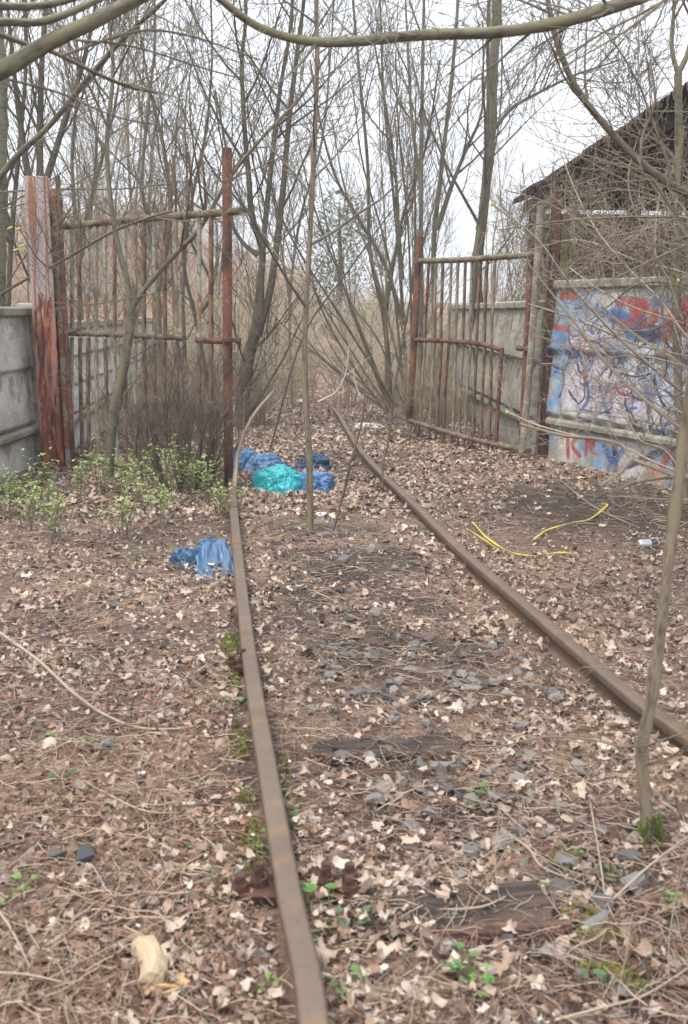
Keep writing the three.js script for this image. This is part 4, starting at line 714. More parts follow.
// ================================================================ STUFF NOBODY COULD COUNT
const dummy = new THREE.Object3D(), col = new THREE.Color();
function scatter(name, label, category, geos, mat, items, parent) { // items: [variant, position, euler, scale, colour]
  const g = new THREE.Group(); g.name = numbered(name); scene.add(g); tag(g, label, category, null, 'stuff');
  geos.forEach((geo, v) => { const mine = items.filter((q) => q[0] === v); if (!mine.length) return; const m = new THREE.InstancedMesh(geo, mat, mine.length);
    mine.forEach(([, p, e, s, c], k) => { dummy.position.copy(p); dummy.rotation.set(e[0], e[1], e[2], 'YXZ'); Array.isArray(s) ? dummy.scale.set(...s) : dummy.scale.setScalar(s); dummy.updateMatrix(); m.setMatrixAt(k, dummy.matrix); if (c) m.setColorAt(k, col.setRGB(c[0], c[1], c[2])); });
    m.castShadow = m.receiveShadow = true; m.name = numbered(name + '_piece'); m.userData.kind = 'stuff'; g.add(m); });
  return g; }
// dead leaves: whole (lobed, oak, oval) and torn
function leafShape(kind, seed) { const r = rngOf(seed), out = [], n = kind === 'torn' ? 8 : kind === 'oval' ? 12 : 20;
  for (let k = 0; k < n; k++) { const a = k / n * 2 * Math.PI; let rad; if (kind === 'maple') rad = .34 + .2 * Math.abs(Math.cos(a * 2.5)) ** 1.4 * (a > 2.6 && a < 3.7 ? .4 : 1) + .05 * (k % 2); else if (kind === 'oak') rad = (.2 + .34 * Math.abs(Math.cos(a))) * (k % 2 ? 1.12 : .82); else if (kind === 'oval') rad = .26 + .26 * Math.abs(Math.cos(a)) ** 1.5; else rad = .2 + .34 * r(); rad *= .9 + .2 * r(); out.push([Math.cos(a) * rad, Math.sin(a) * rad]); }
  const cx = (r() - .3) * .8, cy = (r() - .3) * 1.6, tw = (r() - .5) * 1.6, p = [], nn = [], id = [];
  const kx = (r() - .5) * 6, bend = (P) => { for (let i = 0; i < P.length; i += 3) { const x = P[i], k = Math.abs(kx) < .2 ? .2 : kx; P[i] = Math.sin(k * x) / k; P[i + 1] += (1 - Math.cos(k * x)) / k; } }; const ht = (x, y) => cx * x * x + cy * y * y + tw * x * y + .05 * Math.sin(x * 9 + seed) - .05 * Math.abs(y);
  p.push(0, ht(0, 0), 0); for (const [x, y] of out) p.push(x * .5, ht(x * .5, y * .5), y * .5); for (const [x, y] of out) p.push(x, ht(x, y) + (r() - .4) * .1, y);
  for (let k = 0; k < n; k++) { const q = (k + 1) % n; id.push(0, 1 + q, 1 + k, 1 + k, 1 + q, 1 + n + k, 1 + q, 1 + n + q, 1 + n + k); }
  bend(p); const g = new THREE.BufferGeometry(); g.setAttribute('position', new THREE.Float32BufferAttribute(p, 3)); g.setIndex(id); g.computeVertexNormals(); g.setAttribute('uv', new THREE.Float32BufferAttribute(new Array(p.length / 3 * 2).fill(0), 2)); return g; }
const whole = ['oak', 'oval', 'maple', 'oval', 'oak', 'maple'].map((k, i) => leafShape(k, 300 + i)), torn = [0, 1, 2, 3].map((i) => leafShape('torn', 320 + i));
const litterMat = std({ roughness: .82, side: THREE.DoubleSide, color: 0xffffff });
const pal = [[.39, .305, .24], [.34, .26, .2], [.265, .19, .138], [.205, .14, .098], [.45, .375, .31], [.135, .095, .068], [.33, .278, .238], [.37, .29, .235], [.25, .16, .11]];
const shadeOf = (r, x, z) => { const c = pal[Math.floor(r() ** 1.15 * pal.length)], k = (.75 + .45 * r()) * (.8 + .4 * fbm(x * 1.3 + 5, z * 1.3 + 9, 2, 40)); return [c[0] * k, c[1] * k, c[2] * k]; };
const onRail = (x, z) => Math.min(Math.abs(x - nearRailX(z)), Math.abs(x - farRailX(z))) < .05;
const blocked = (x, z) => (z < -5 && z > -11.6 && x < -3.35) || (z <= -11.6 && z > -22 && x < -3.25 + (z + 11.6) * .078) || (x > 2.36 + (z + 11.9) * .447 && z > -12 && z < -7) || (z <= -12 && z > -20 && x > 2.1);
{ const r = rngOf(401), items = [], litter = 120000;
  for (let k = 0; k < litter; k++) { // dense near, thinner far
    const d = 1.35 * Math.pow(17, r() ** .92), x = (r() - .5) * (2.2 + d * .98), z = -d; if (onRail(x, z) || blocked(x, z)) continue;
    const b = bare(x, z); if (r() < b * .97 || r() < (x < nearRailX(z) ? .3 : .55) * smooth(.46, .66, fbm(x * 1.1 + 50, z * 1.1 + 20, 3, 88))) continue;
    const left = x < nearRailX(z), near = d < 4.2, drift = Math.exp(-(((Math.min(Math.abs(x - nearRailX(z)), Math.abs(x - farRailX(z))) - .18) / .16) ** 2));
    const small = near && left ? .95 : d < 3.6 ? .82 : .6, isTorn = r() < small, s = isTorn ? .016 + .028 * r() ** 1.3 : (.03 + .042 * r() ** 1.8) * (d > 8 ? 1.2 : 1);
    if (!isTorn && fbm(x * 1.7, z * 1.7, 2, 71) < .4 && r() < .6) continue;
    const y = gh(x, z) + .004 + (.022 + .03 * drift) * r();
    let c = shadeOf(r, x, z); if (near && left && isTorn && r() < .6) c = [c[0] * .72, c[1] * .56, c[2] * .5];
    items.push([isTorn ? 6 + Math.floor(r() * 4) : Math.floor(r() * 6), V(x, y, z), [(r() - .5) * 1.5, r() * 6.28, (r() - .5) * 1.5], [s * (isTorn ? .7 + 1.1 * r() : 1), s * (.7 + 1.1 * r()), s * (isTorn ? .35 + .55 * r() : .6 + .4 * r())], c]); }
  for (let k = 0; k < 52000; k++) { const z = -8 - r() * 24, x = (r() - .5) * (6 + .9 * -z); if (blocked(x, z) || onRail(x, z)) continue; if (r() < bare(x, z)) continue; const s = .035 + .05 * r(); items.push([Math.floor(r() * 10), V(x, gh(x, z) + .01 + .03 * r(), z), [(r() - .5), r() * 6.28, (r() - .5)], s, shadeOf(r, x, z)]); }
  scatter('leaf_litter', 'brown and tan dead leaves covering the ground along the track', 'dead leaves', [...whole, ...torn], litterMat, items); }
{ // stalks, bark shreds and thin twigs among the leaves
  const st = [0, 1, 2].map((k) => { const r = rngOf(410 + k), b = new MB(), p = [V(-.5, 0, 0)]; for (let q = 1; q <= 4; q++) p.push(V(-.5 + q / 4, (r() - .5) * .09, (r() - .5) * .16)); b.tube(p, (q) => .016, 3, false); return b.geometry(); }), r = rngOf(420), items = [];
  for (let k = 0; k < 70000; k++) { const d = 1.4 * Math.pow(8, r()), x = (r() - .5) * (2 + d * .95), z = -d; if (onRail(x, z) || blocked(x, z)) continue; const L = (.03 + .13 * r() ** 2.4) * (x < nearRailX(z) && d < 4 ? 1.1 : 1), c = r() < .35 ? [.42, .33, .25] : r() < .6 ? [.2, .11, .075] : [.3, .2, .15]; const kk = .7 + .5 * r(); items.push([k % 3, V(x, gh(x, z) + .012 + .03 * r(), z), [(r() - .5) * .5, r() * 6.28, (r() - .5) * .5], [L, L * .7, L * .7], c.map((q) => q * kk)]); }
  scatter('stalk_litter', 'dry stalks and thin twigs mixed into the dead leaves', 'dry stalks', st, std({ roughness: .9 }), items); }
// stones
const stoneGeos = [0, 1, 2, 3, 4, 5].map((k) => { const r = rngOf(930 + k), q = []; for (let s = 0; s < 13; s++) { const a = V(r() - .5, r() - .5, r() - .5).normalize().multiplyScalar(.42 + .16 * r()); q.push(V(a.x * (1 + .3 * (k % 2)), a.y * .66, a.z)); } const f = new ConvexGeometry(q); f.setAttribute('uv', new THREE.Float32BufferAttribute(new Array(f.attributes.position.count * 2).fill(0).map((_, i) => f.attributes.position.array[(i >> 1) * 3 + (i & 1) * 2] * .3), 2)); return f; });
const stoneMats = [[.105, .1, .098], [.15, .143, .137], [.18, .158, .14], [.07, .067, .066]].map((c) => std({ color: new THREE.Color().setRGB(...c), bumpMap: T.bump, bumpScale: .002, roughness: .8 }));
{ const r = rngOf(440); let n = 0, guard = 0;
  while (n < 270 && guard++ < 20000) { const z = -1.9 - r() * 5.6, a = nearRailX(z), b = farRailX(z), inside = r() < .86, x = inside ? a + .2 + r() * (b - a - .4) : a - .3 - r() * 1.6; const dens = inside ? .16 + .84 * Math.max(Math.exp(-(((z + 3.25) / .28) ** 2)), Math.exp(-(((z + 4.2) / .38) ** 2)), .6 * Math.exp(-(((z + 2.9) / .2) ** 2))) : .18 * smooth(-3, -4.5, z) + .06; if (r() > dens) continue; if (Math.abs(x * 1000 / -z) > 390) continue;
    const s = .034 + .045 * r() ** 2, m = put(new THREE.Mesh(stoneGeos[n % 6], stoneMats[Math.floor(r() * 3.6)]), 'stone', ground); m.position.set(x, gh(x, z) + .02, z); m.rotation.set((r() - .5) * .7, r() * 6.28, (r() - .5) * .7); m.scale.set(s * (.8 + .5 * r()), s * (.7 + .5 * r()), s); n++; }
  const items = []; for (let k = 0; k < 5200; k++) { const z = -1.6 - r() * 16, a = nearRailX(z), b = farRailX(z), x = r() < .7 ? a + r() * (b - a) : (r() - .5) * -z * .8; if (onRail(x, z) || blocked(x, z)) continue; if (r() > .25 + bare(x, z)) continue; const s = .01 + .03 * r() ** 2; const c = .08 + .12 * r(); items.push([k % 6, V(x, gh(x, z) + .006, z), [r(), r() * 6, r()], s, [c, c * .97, c * .95]]); }
  scatter('gravel', 'small grey gravel and ballast chips between the leaves', 'gravel', stoneGeos, std({ roughness: .85 }), items);
  for (const [x, y, s, mi, label] of [[85, 867, .064, 3, 'larger dark glossy stone of the pair lying on the left foreground soil'], [56, 868, .05, 3, 'smaller grey stone beside the dark glossy one on the left foreground soil'], [106, 753, .052, 1, 'flat bluish stone beneath the curve of the long dry cane'], [570, 545, .05, 2, 'dark lump lying right of the yellow strap']]) { const p = gnd(x, y, 0), m = put(new THREE.Mesh(stoneGeos[mi + 1], mi === 3 && s > .06 ? std({ color: new THREE.Color().setRGB(.028, .029, .033), roughness: .5, bumpMap: T.bump, bumpScale: .002 }) : stoneMats[mi]), 'loose_stone'); m.position.set(p.x, gh(p.x, p.z) + s * .3 + .02, p.z); m.scale.set(s * 1.3, s * 1.4, s * 1.2); m.rotation.set(.2, x, .3); tag(m, label, 'stone'); } }
{ // the most conspicuous leaves, one by one
  const r = rngOf(450), mats = pal.map((c) => std({ color: new THREE.Color().setRGB(c[0] * .98, c[1] * .96, c[2] * .94), side: THREE.DoubleSide, roughness: .8 })); let n = 0;
  while (n < 200) { const d = 1.9 + 3.4 * r(), z = -d, x = (r() - .5) * d * .72; if (onRail(x, z)) continue; const left = x < nearRailX(z); if (left && r() < .55) continue; if (r() < bare(x, z)) continue; const m = put(new THREE.Mesh(whole[n % 6], mats[[0, 4, 7, 0, 6, 1, 4, 2][Math.floor(r() * 8)]]), 'dead_leaf', ground), s = .034 + .045 * r() ** 1.6; m.position.set(x, gh(x, z) + .034 + .012 * r(), z); m.rotation.set((r() - .5) * 1.2, r() * 6.3, (r() - .5) * 1.2, 'YXZ'); m.scale.set(s, s * (.9 + .9 * r()), s * (.65 + .35 * r())); n++; } }
{ // moss
  const b = new MB(), r = rngOf(460); for (let k = 0; k < 14; k++) { const a = r() * 6.3, l = .5 * r(), p = V(Math.cos(a) * l, 0, Math.sin(a) * l), q = p.clone().add(V((r() - .5) * .5, .5 + .6 * r(), (r() - .5) * .5)); const sd = V(r() - .5, 0, r() - .5).normalize().multiplyScalar(.12), o = b.p.length / 3; for (const w of [p.clone().add(sd), p.clone().sub(sd), q]) { b.p.push(w.x, w.y, w.z); b.n.push(0, 1, 0); b.t.push(0, 0); } b.i.push(o, o + 1, o + 2); }
  const g = b.geometry(); g.computeVertexNormals(); const items = [];
  const patch = (p, rx, rz, n, h = 0) => { for (let k = 0; k < n; k++) { const a = r() * 6.3, l = Math.sqrt(r()), x = p.x + Math.cos(a) * l * rx, z = p.z + Math.sin(a) * l * rz; if (onRail(x, z) || fbm(x * 14, z * 14, 2, 12) < .46) continue; const c = .6 + .6 * r(), y = r() < .3 ? 1.25 : 1; items.push([0, V(x, gh(x, z) + .008 + h * (1 - l), z), [(r() - .5) * .6, r() * 6.3, (r() - .5) * .6], (.006 + .008 * r()), [.23 * c * y, .27 * c, .06 * c]]); } };
  for (let z = -1.7; z > -4.8; z -= .04) { const w = fbm(z * 2.2, 3, 3, 19); if (w > .34) patch(V(nearRailX(z) - .075, 0, z), .05, .05, 90 * (w - .1) * 2, .03); if (w < .4) patch(V(nearRailX(z) + .07, 0, z), .025, .05, 12); }
  for (const [x, y, rx, rz, n, h] of [[578, 918, .045, .04, 180, .03], [590, 942, .09, .03, 200, .02], [560, 862, .05, .04, 140, .015], [615, 985, .12, .07, 420, .025], [650, 955, .1, .04, 260, .02], [560, 945, .06, .03, 120, .02], [573, 985, .04, .03, 80, .01], [430, 747, .07, .03, 90, .015], [166, 686, .03, .04, 60, .01], [132, 755, .03, .03, 50, .01], [230, 712, .06, .1, 160, .02], [45, 478, .25, .12, 260, .06], [10, 492, .2, .12, 160, .05], [285, 540, .05, .06, 80, .02], [395, 488, .05, .08, 100, .04], [405, 497, .05, .1, 100, .03]]) patch(gnd(x, y), rx, rz, n, h);
  const f = gnd(649, 846); for (let k = 0; k < 420; k++) { const a = r() * 6.3, h = .1 * r() ** 1.4, rr = .022 + .012 * (1 - h / .1); items.push([0, V(f.x + Math.cos(a) * rr, gh(f.x, f.z) + h, f.z + Math.sin(a) * rr), [Math.sin(a) * .9, 0, -Math.cos(a) * .9], .009 + .006 * r(), [.15 * (.7 + .6 * r()), .2 * (.7 + .6 * r()), .035]]); }
  scatter('moss', 'yellow-green moss along the near rail and on rotten wood', 'moss', [g], std({ roughness: 1, side: THREE.DoubleSide }), items); }
{ // undergrowth of the thicket
  const geos = [0, 1, 2, 3].map((k) => { const r = rngOf(470 + k), b = new MB(); for (let s = 0; s < 16; s++) { const a = r() * 6.3, l = .2 + .7 * r(), h = .7 + .9 * r(), P = curve([V(Math.cos(a) * .1, -.1, Math.sin(a) * .1), V(Math.cos(a) * l * .4, h * .6, Math.sin(a) * l * .4), V(Math.cos(a) * l, h, Math.sin(a) * l)], 3); b.tube(P, (q, m) => lerp(.009, .005, q / (m - 1)), 3, false); sprout(b, P, () => .006, { n: [6, 3], len: [.6, .3], ang: [.7], start: [.15], rmin: .0038, up: .2, wob: .4 }, r); } return b.geometry(); });
  const r = rngOf(480), items = [];
  for (let k = 0; k < 620; k++) { const z = -16.5 - Math.pow(r(), 1.3) * 46, x = (r() - .5) * (5 + 1.05 * -z); if (z > -25 && x > -2.6 && x < 1.6) { if (z > -19.5 || r() < .5) continue; } if (blocked(x, z) || (x > 2 && z > -25 && x < 10)) continue; if (z > -20 && x < -2.5 && r() < .3) continue; const s = .7 + .9 * r(), red = smooth(-24, -34, z) * smooth(0, -6, x), c = (.8 + .4 * r()); items.push([k % 4, V(x, gh(x, z), z), [0, r() * 6.3, 0], [s, s * (.7 + .5 * r()), s], mixc([.52 * c, .43 * c, .335 * c], [.56 * c, .40 * c, .33 * c], red)]); }
  for (let k = 0; k < 14; k++) { const z = -11.9 - r() * 7, x = -3.2 + r() * 2.1; const s = .35 + .4 * r(); items.push([k % 4, V(x, gh(x, z), z), [0, r() * 6, 0], s, [.3, .24, .19]]); }
  for (let k = 0; k < 9; k++) { const z = -14.5 - r() * 5.5, x = .9 + r() * 1.1; const s = .4 + .4 * r(); items.push([k % 4, V(x, gh(x, z), z), [0, r() * 6, 0], s, [.42, .34, .26]]); }
  scatter('undergrowth', 'grey-brown tangle of bare undergrowth filling the thicket and the bank', 'undergrowth', geos, std({ map: T.bark, roughness: .9 }), items); }
{ // dry creeper hanging over the shed front
  const b = new MB(), r = rngOf(490), p1 = thing('dry_creeper', 'mass of dry creeper hanging over the open front of the shed', 'creeper', at(3.6, -12)); p1.userData.kind = 'stuff';
  for (let k = 0; k < 760; k++) { const z = -8.2 - r() * 14.5, low = r() < .42; let p = V(3.62 + (r() - .5) * .4, low ? 1.7 + 1.0 * r() : (z < -14.5 ? 3.9 : 3.4) - 1.3 * r(), z), d = V((r() - .5) * .6, (r() - .6), (r() - .5) * 1.6).normalize(), P = [p]; const n = 7 + Math.floor(r() * 6); for (let q = 0; q < n; q++) { d.add(V((r() - .5) * .9, (r() - .55) * .9, (r() - .5) * .9)).normalize(); p = p.clone().addScaledVector(d, .14 + .1 * r()); p.x = Math.min(3.8, Math.max(3.12, p.x)); p.y = Math.min(z < -14.5 ? 4.05 : 3.66, p.y); P.push(p); } const r0 = .004 + .007 * r(); b.tube(P, (q, m) => lerp(r0, .003, q / (m - 1)), 3, false); if (r() < .5) sprout(b, P, () => r0, { n: [5], len: [.35], ang: [.9], start: [.1], rmin: .003, wob: .5 }, r); }
  p1.part(b, 'creeper_stems', std({ map: T.bark, color: new THREE.Color().setRGB(.33, .26, .2) })).userData.kind = 'stuff'; }
// green herbs sprouting through the leaves
{ const r = rngOf(500), spots = [[330, 926, 1.5], [318, 915, 1.1], [345, 935, 1], [205, 862, .9], [262, 855, .8], [290, 830, .7], [268, 870, .7], [232, 712, 1.1], [62, 785, .9], [10, 905, 1.2], [85, 748, .7], [475, 985, 1.3], [450, 970, 1], [490, 995, 1], [255, 1000, .8], [475, 805, 1], [610, 880, .6], [570, 860, .6], [540, 895, .6], [140, 560, 1.4], [135, 600, .8], [480, 690, .6], [275, 665, .7], [42, 745, .9], [2, 715, 1.1], [222, 893, .8], [665, 905, .7], [600, 1000, .8], [345, 995, .9], [160, 605, .6]];
  const herbLabels = ['bright green herb touching the left rail below its bolted plate', 'green herb just under the bolts right of the left rail', 'green herb right of the brightest one beside the left rail', 'small herb in the leaves left of the rail, level with its bolts', 'herb against the left side of the rail just above its bolts', 'herb right of the left rail above its bolted plate', 'tiny herb in the moss left of the rail bolts', 'herb beside the mossy left rail level with the dry cane end', 'single small herb below the curve of the dry cane', 'herb at the left picture edge level with the dark stone pair', 'herb near the flat bluish stone under the dry cane', 'dark green herb patch in front of the rotten sleeper, middle one', 'dark green herb left of the middle one before the rotten sleeper', 'dark green herb right of the middle one before the rotten sleeper', 'herb at the foot of the left rail near the bottom edge', 'small herb between the two sleepers in the middle of the track', 'tiny herb below the mossy foot of the slim foreground tree', 'tiny herb left of the mossy-footed foreground tree', 'tiny herb just beyond the right end of the rotten sleeper', 'largest herb left of the blue bag by the rail', 'herb on the left below the large one near the blue bag', 'herb in the track near the grey stones and the right rail', 'tiny herb right of the left rail at mid picture', 'herb under the dry cane near the left picture edge', 'herb farthest left, touching the picture edge below the dry cane', 'herb left of the left rail bolts by the pale leaves', 'herb at the right picture edge below the mossy-footed tree', 'herb among moss in the lower right corner', 'herb right of the left rail at the bottom edge', 'low herb below the large one left of the blue bag'];
  const leaf = (mb, c, az, tilt, s) => { const d = V(Math.cos(az) * Math.cos(tilt), Math.sin(tilt), Math.sin(az) * Math.cos(tilt)), upv = V(-Math.cos(az) * Math.sin(tilt), Math.cos(tilt), -Math.sin(az) * Math.sin(tilt)); for (const o of [-.7, 0, .7]) { const d2 = d.clone().applyAxisAngle(upv, o); leafGeo(mb, c.clone().addScaledVector(d2, s * .1), d2, upv, s * (o ? .75 : 1), s * .7); } };
  const vary = [M.herb, std({ color: new THREE.Color().setRGB(.12, .24, .05), roughness: .7, side: THREE.DoubleSide }), std({ color: new THREE.Color().setRGB(.06, .13, .06), roughness: .6, side: THREE.DoubleSide })];
  spots.forEach(([x, y, k], i) => { const p = gnd(x, y), f = at(p.x, p.z), t = thing('green_herb', herbLabels[i], 'plant', f, 'small green herbs sprouting among the dead leaves'), s = new MB(), l = new MB(), n = 4 + Math.floor(r() * 5);
    for (let q = 0; q < n; q++) { const a = r() * 6.3, len = (.02 + .035 * r()) * k, tip = f.clone().add(V(Math.cos(a) * len, .02 + .035 * r() * k, Math.sin(a) * len)); s.tube([f.clone(), f.clone().lerp(tip, .5).add(V(0, .008, 0)), tip], () => .0011, 4, false); leaf(l, tip, a + (r() - .5), .1 + .3 * r(), (.013 + .012 * r()) * k); }
    t.part(s, 'stem', M.herb); t.part(l, 'foliage', vary[Math.floor(r() * 3)]); }); }

// ================================================================ LITTER LEFT BY PEOPLE
function crumple(seed, sx, sy, sz, rough) { const g = mergeVertices(new THREE.IcosahedronGeometry(1, 30).deleteAttribute('normal').deleteAttribute('uv'), 1e-4), P = g.attributes.position, r = rngOf(seed), pl = []; for (let k = 0; k < 20; k++) pl.push([V(r() - .5, (r() - .25), r() - .5).normalize(), .55 + .3 * r()]);
  const fold = (x, y, z, f, s) => { let t = 0, a = 1; for (let k = 0; k < 3; k++) { t += a * (1 - Math.abs(2 * fbm(x * f + z * .7 * f + 31, y * f - z * f * .8 + 17, 2, s + k) - 1) * 2.2); a *= .5; f *= 2.1; } return t; };
  for (let i = 0; i < P.count; i++) { const n = V().fromBufferAttribute(P, i).normalize(); let d = 1 / Math.pow(Math.abs(n.x) ** 3.4 + Math.abs(n.y) ** 3.4 + Math.abs(n.z) ** 3.4, 1 / 3.4); for (const [q, k] of pl) { const c = n.dot(q); if (c > .05) d = Math.min(d, k / c); } d *= 1 + rough * (.8 * (fold(n.x, n.y, n.z, 2.0, seed) - .7) + .35 * (fold(n.x, n.y, n.z, 4.5, seed + 9) - .7)); d *= .8 + .5 * fbm(Math.atan2(n.z, n.x) * 1.2 + 10, 4, 2, seed); P.setXYZ(i, n.x * d * sx, Math.max(-.03, sy * .8 * Math.tanh(n.y * d / .8)), n.z * d * sz); }
  g.computeVertexNormals(); g.setAttribute('uv', new THREE.Float32BufferAttribute(new Array(P.count * 2).fill(0), 2)); return g; }
function drape(w, L, seed) { // sheet running down from the heap to the ground with soft lengthwise folds
  const nu = 36, nv = 44, p = [], id = [], uv = []; for (let j = 0; j <= nv; j++) for (let i = 0; i <= nu; i++) { const u = i / nu - .5, v = j / nv, f = fbm(u * 5 + 9, v * 2 + seed, 3, seed), rid = 1 - Math.abs(2 * fbm(u * 7 + 3, v * 3 + seed, 2, seed + 4) - 1) * 2; p.push(u * w * (1 + .2 * v) + .03 * (fbm(v * 5, u * 2 + 7, 2, 3) - .5), Math.max(.012, .16 * (1 - smooth(.02, .8, v)) - .06 * smooth(.3, .5, Math.abs(u)) * (1 - v)) + .035 * f * (1 - .5 * v) + .014 * rid, v * L * (1 - .12 * Math.cos(u * 9 + seed))); uv.push(u, v); if (i && j) { const a = (j - 1) * (nu + 1) + i - 1, b = a + nu + 1; id.push(a, b, a + 1, a + 1, b, b + 1); } }
  const g = new THREE.BufferGeometry(); g.setAttribute('position', new THREE.Float32BufferAttribute(p, 3)); g.setAttribute('uv', new THREE.Float32BufferAttribute(uv, 2)); g.setIndex(id); g.computeVertexNormals(); return g; }
const film = (r, g, b, rough = .42) => new THREE.MeshPhysicalMaterial({ color: new THREE.Color().setRGB(r, g, b), roughness: rough, side: THREE.DoubleSide, sheen: .2 });
function bag(name, label, category, pxx, pyy, d, size, mat, seed, rough, yaw, pieces = []) { const p = gnd(pxx, pyy), f = at(p.x, p.z); const m = crumple(seed, size[0] / 2, size[1], size[2] / 2, rough); if (!pieces.length) { const o = put(new THREE.Mesh(m, mat), name); o.position.copy(f); o.rotation.y = yaw; return tag(o, label, category); }
  const t = thing(name, label, category, f); t.rotation.y = yaw; put(new THREE.Mesh(m, mat), 'bag_body', t); if (label.startsWith('crumpled denim')) put(new THREE.Mesh(drape(.22, .36, seed), mat), 'flat_flap', t).position.set(.06, 0, -.02); for (const [dx, dz, s2, sd] of pieces) { const q = put(new THREE.Mesh(crumple(sd, s2[0] / 2, s2[1], s2[2] / 2, rough * 1.15), mat), 'loose_fold', t); q.position.set(dx, 0, dz); } return t; }
bag('plastic_bag', 'crumpled denim-blue bag lying against the left rail', 'bag', 204, 567, 0, [.28, .26, .28], film(.045, .105, .2, .38), 601, .16, .2, [[-.13, -.14, [.2, .2, .18], 602], [.03, -.18, [.24, .24, .18], 603]]);
bag('plastic_bag', 'long light blue crumpled bag behind the turquoise one', 'bag', 264, 472, 0, [.54, .34, .36], film(.14, .26, .44, .45), 611, .2, .25, [[-.2, -.2, [.36, .36, .32], 612]]);
bag('plastic_bag', 'bright turquoise crumpled plastic bag between the rails', 'bag', 285, 491, 0, [.5, .36, .4], film(.025, .33, .38, .35), 621, .15, .1, [[-.2, .04, [.16, .05, .16], 622]]);
bag('plastic_bag', 'blue bag scrap poking out right of the turquoise bag', 'bag', 317, 492, 0, [.42, .28, .32], film(.07, .16, .32, .45), 631, .2, -.3);
bag('plastic_bag', 'dark blue crumpled bag farthest back behind the dark plank', 'bag', 313, 468, 0, [.38, .28, .28], film(.035, .075, .17, .5), 641, .2, .4, [[.16, .06, [.2, .06, .16], 642]]);
bag('paper_scrap', 'crumpled pale bluish scrap at the foot of the thin leaning sapling', 'rubbish', 323, 515, 0, [.14, .045, .12], film(.6, .68, .74, .7), 651, .2, 0);
bag('paper_scrap', 'larger whitish crumpled scrap right of the far right rail', 'rubbish', 367, 427, 0, [.5, .12, .3], film(.6, .58, .55, .8), 652, .22, 0);
bag('paper_scrap', 'small white crumpled scrap beyond the left gate bars', 'rubbish', 188, 446, 0, [.25, .14, .2], film(.62, .62, .62, .8), 653, .2, 0);
bag('paper_scrap', 'whitish crumpled scrap on the path far beyond the blue bags', 'rubbish', 303, 402, 0, [.3, .12, .2], film(.6, .58, .56, .8), 654, .2, 0);
bag('paper_scrap', 'small torn white scrap lying just left of the rail bolts', 'rubbish', 244, 932, 0, [.03, .03, .09], film(.62, .6, .58, .7), 655, .2, .3);
bag('paper_scrap', 'greyish crumpled film scrap left of the rail near the bottom edge', 'rubbish', 252, 962, 0, [.11, .03, .06], film(.4, .42, .44, .4), 656, .25, .8);
bag('paper_scrap', 'small white scrap lying beyond the right rail in the leaves behind the mossy-footed tree', 'rubbish', 664, 692, 0, [.05, .05, .07], film(.66, .65, .64, .7), 657, .2, .2);
{ // yellow strap
  const strip = (pts, w) => { const P = curve(pts, 6), p = [], id = [], uv = []; P.forEach((q, k) => { const d = P[Math.min(k + 1, P.length - 1)].clone().sub(P[Math.max(k - 1, 0)]).setY(0).normalize(), s = V(-d.z, .25 * Math.sin(k * .7), d.x); for (const e of [-1, 1]) for (const h of [0, .003]) { p.push(q.x + s.x * w * e, q.y + s.y * w * e + h, q.z + s.z * w * e); uv.push(0, 0); } if (k) { const a = (k - 1) * 4, b = k * 4; id.push(a + 1, b + 1, a + 3, a + 3, b + 1, b + 3, a, a + 2, b, a + 2, b + 2, b, a, b, a + 1, b, b + 1, a + 1, a + 2, a + 3, b + 2, b + 2, a + 3, b + 3); } }); const g = new THREE.BufferGeometry(); g.setAttribute('position', new THREE.Float32BufferAttribute(p, 3)); g.setAttribute('uv', new THREE.Float32BufferAttribute(uv, 2)); g.setIndex(id); g.computeVertexNormals(); return g; };
  const pts = (...q) => { const r = []; for (let k = 0; k < q.length; k += 2) { const p = gnd(q[k], q[k + 1]); r.push(V(p.x, gh(p.x, p.z) + .035 + .015 * Math.sin(k), p.z)); } return r; };
  const m = std({ color: new THREE.Color().setRGB(.46, .36, .04), roughness: .5, side: THREE.DoubleSide }), f = pts(530, 545)[0], t = thing('yellow_strap', 'long yellow plastic strap lying bent on the dark soil right of the track', 'strap', at(f.x, f.z));
  t.part(new MB().geo(strip(pts(598, 511, 606, 511.5, 600, 517, 588, 523, 570, 530, 548, 534, 540, 540, 533, 548), .0085)), 'strap_band', m); t.part(new MB().geo(strip(pts(472, 530, 490, 549, 510, 557, 530, 562, 560, 562, 582, 561), .0085)), 'strap_band', m); t.part(new MB().geo(strip(pts(466, 534, 478, 545, 500, 556), .005)), 'strap_band', m); }
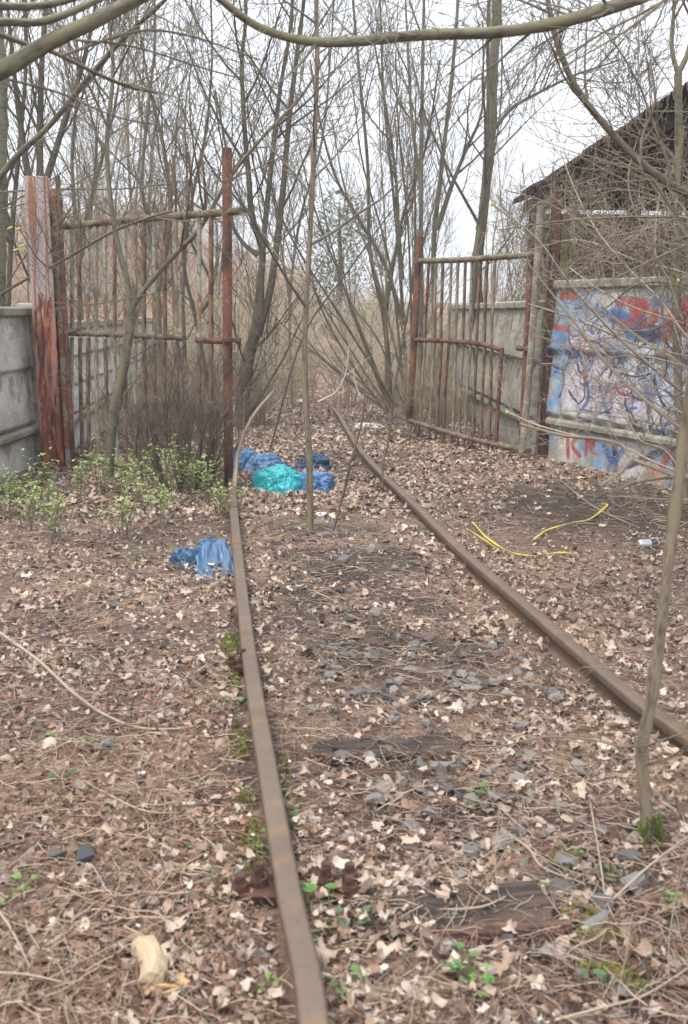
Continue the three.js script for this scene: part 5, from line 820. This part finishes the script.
{ // drinks can, lying
  const p = gnd(648, 549), f = at(p.x, p.z), t = thing('drinks_can', 'crushed silver drinks can with dark print lying on the dark soil', 'can', f); t.rotation.set(0, .25, 0);
  const prof = [[.001, 0], [.022, 0], [.027, .006], [.033, .014], [.033, .145], [.027, .158], [.025, .162], [.001, .16]].map(([x, y]) => new THREE.Vector2(x, y)), g = new THREE.LatheGeometry(prof, 24); g.rotateZ(Math.PI / 2); g.translate(.08, .03, 0); { const P = g.attributes.position; for (let k = 0; k < P.count; k++) { const x = P.getX(k); P.setY(k, .03 + (P.getY(k) - .03) * (1 - .35 * Math.exp(-((x / .03) ** 2)))); } g.computeVertexNormals(); }
  put(new THREE.Mesh(g, std({ color: new THREE.Color().setRGB(.62, .64, .68), metalness: .6, roughness: .35 })), 'can_body', t);
  const b = new THREE.CylinderGeometry(.0336, .0336, .05, 24, 1, true, 0, Math.PI * 1.2); b.rotateZ(Math.PI / 2); b.translate(.035, .03, 0); put(new THREE.Mesh(b, std({ color: new THREE.Color().setRGB(.03, .04, .1), roughness: .4, side: THREE.DoubleSide })), 'printed_band', t); }
{ // weathered chunk of pale wood
  const p = gnd(150, 975), f = at(p.x, p.z), g = new THREE.CylinderGeometry(.026, .036, .16, 30, 26), P = g.attributes.position; for (let k = 0; k < P.count; k++) { let x = P.getX(k), y = P.getY(k), z = P.getZ(k); const a = Math.atan2(z, x), q = .82 + .4 * fbm(Math.cos(a) * 2.2 + 9, y * 6 + Math.sin(a) * 2, 3, 7), e = Math.abs(y) > .075 ? .02 * (fbm(x * 90, z * 90, 2, 5) - .3) * Math.sign(y) : 0; x = x * q + .02 * Math.cos(y * 16) - .01; P.setXYZ(k, x, y + e, z * q * .8); }
  g.rotateX(Math.PI / 2); g.computeVertexNormals(); const pale = std({ map: texOf(256, (u, v) => mixc([.26, .18, .11], [.5, .385, .26], fbm(u * 40, v * 3, 4, 9)), {}), bumpMap: T.bump, bumpScale: .003, roughness: .8 });
  const m = put(new THREE.Mesh(g, pale), 'wood_chunk'); m.position.set(f.x, f.y + .032, f.z); m.rotation.set(-.12, .28, 0); tag(m, 'pale tan broken chunk of wood lying in the lower left foreground', 'wood');
  const r = rngOf(9), items = []; const spl = chamferBox(.03, .004, .006, .001); for (let k = 0; k < 26; k++) { const x = f.x + .05 + (r() - .5) * .12, z = f.z + .07 + (r() - .5) * .08; items.push([0, V(x, gh(x, z) + .03, z), [0, r() * 6, (r() - .5) * .4], .6 + r(), [.42, .27, .13]]); } scatter('wood_splinters', 'light splinters scattered beside the pale wood chunk', 'splinters', [spl], std({ roughness: .8 }), items); }

renderer.render(scene, camera);
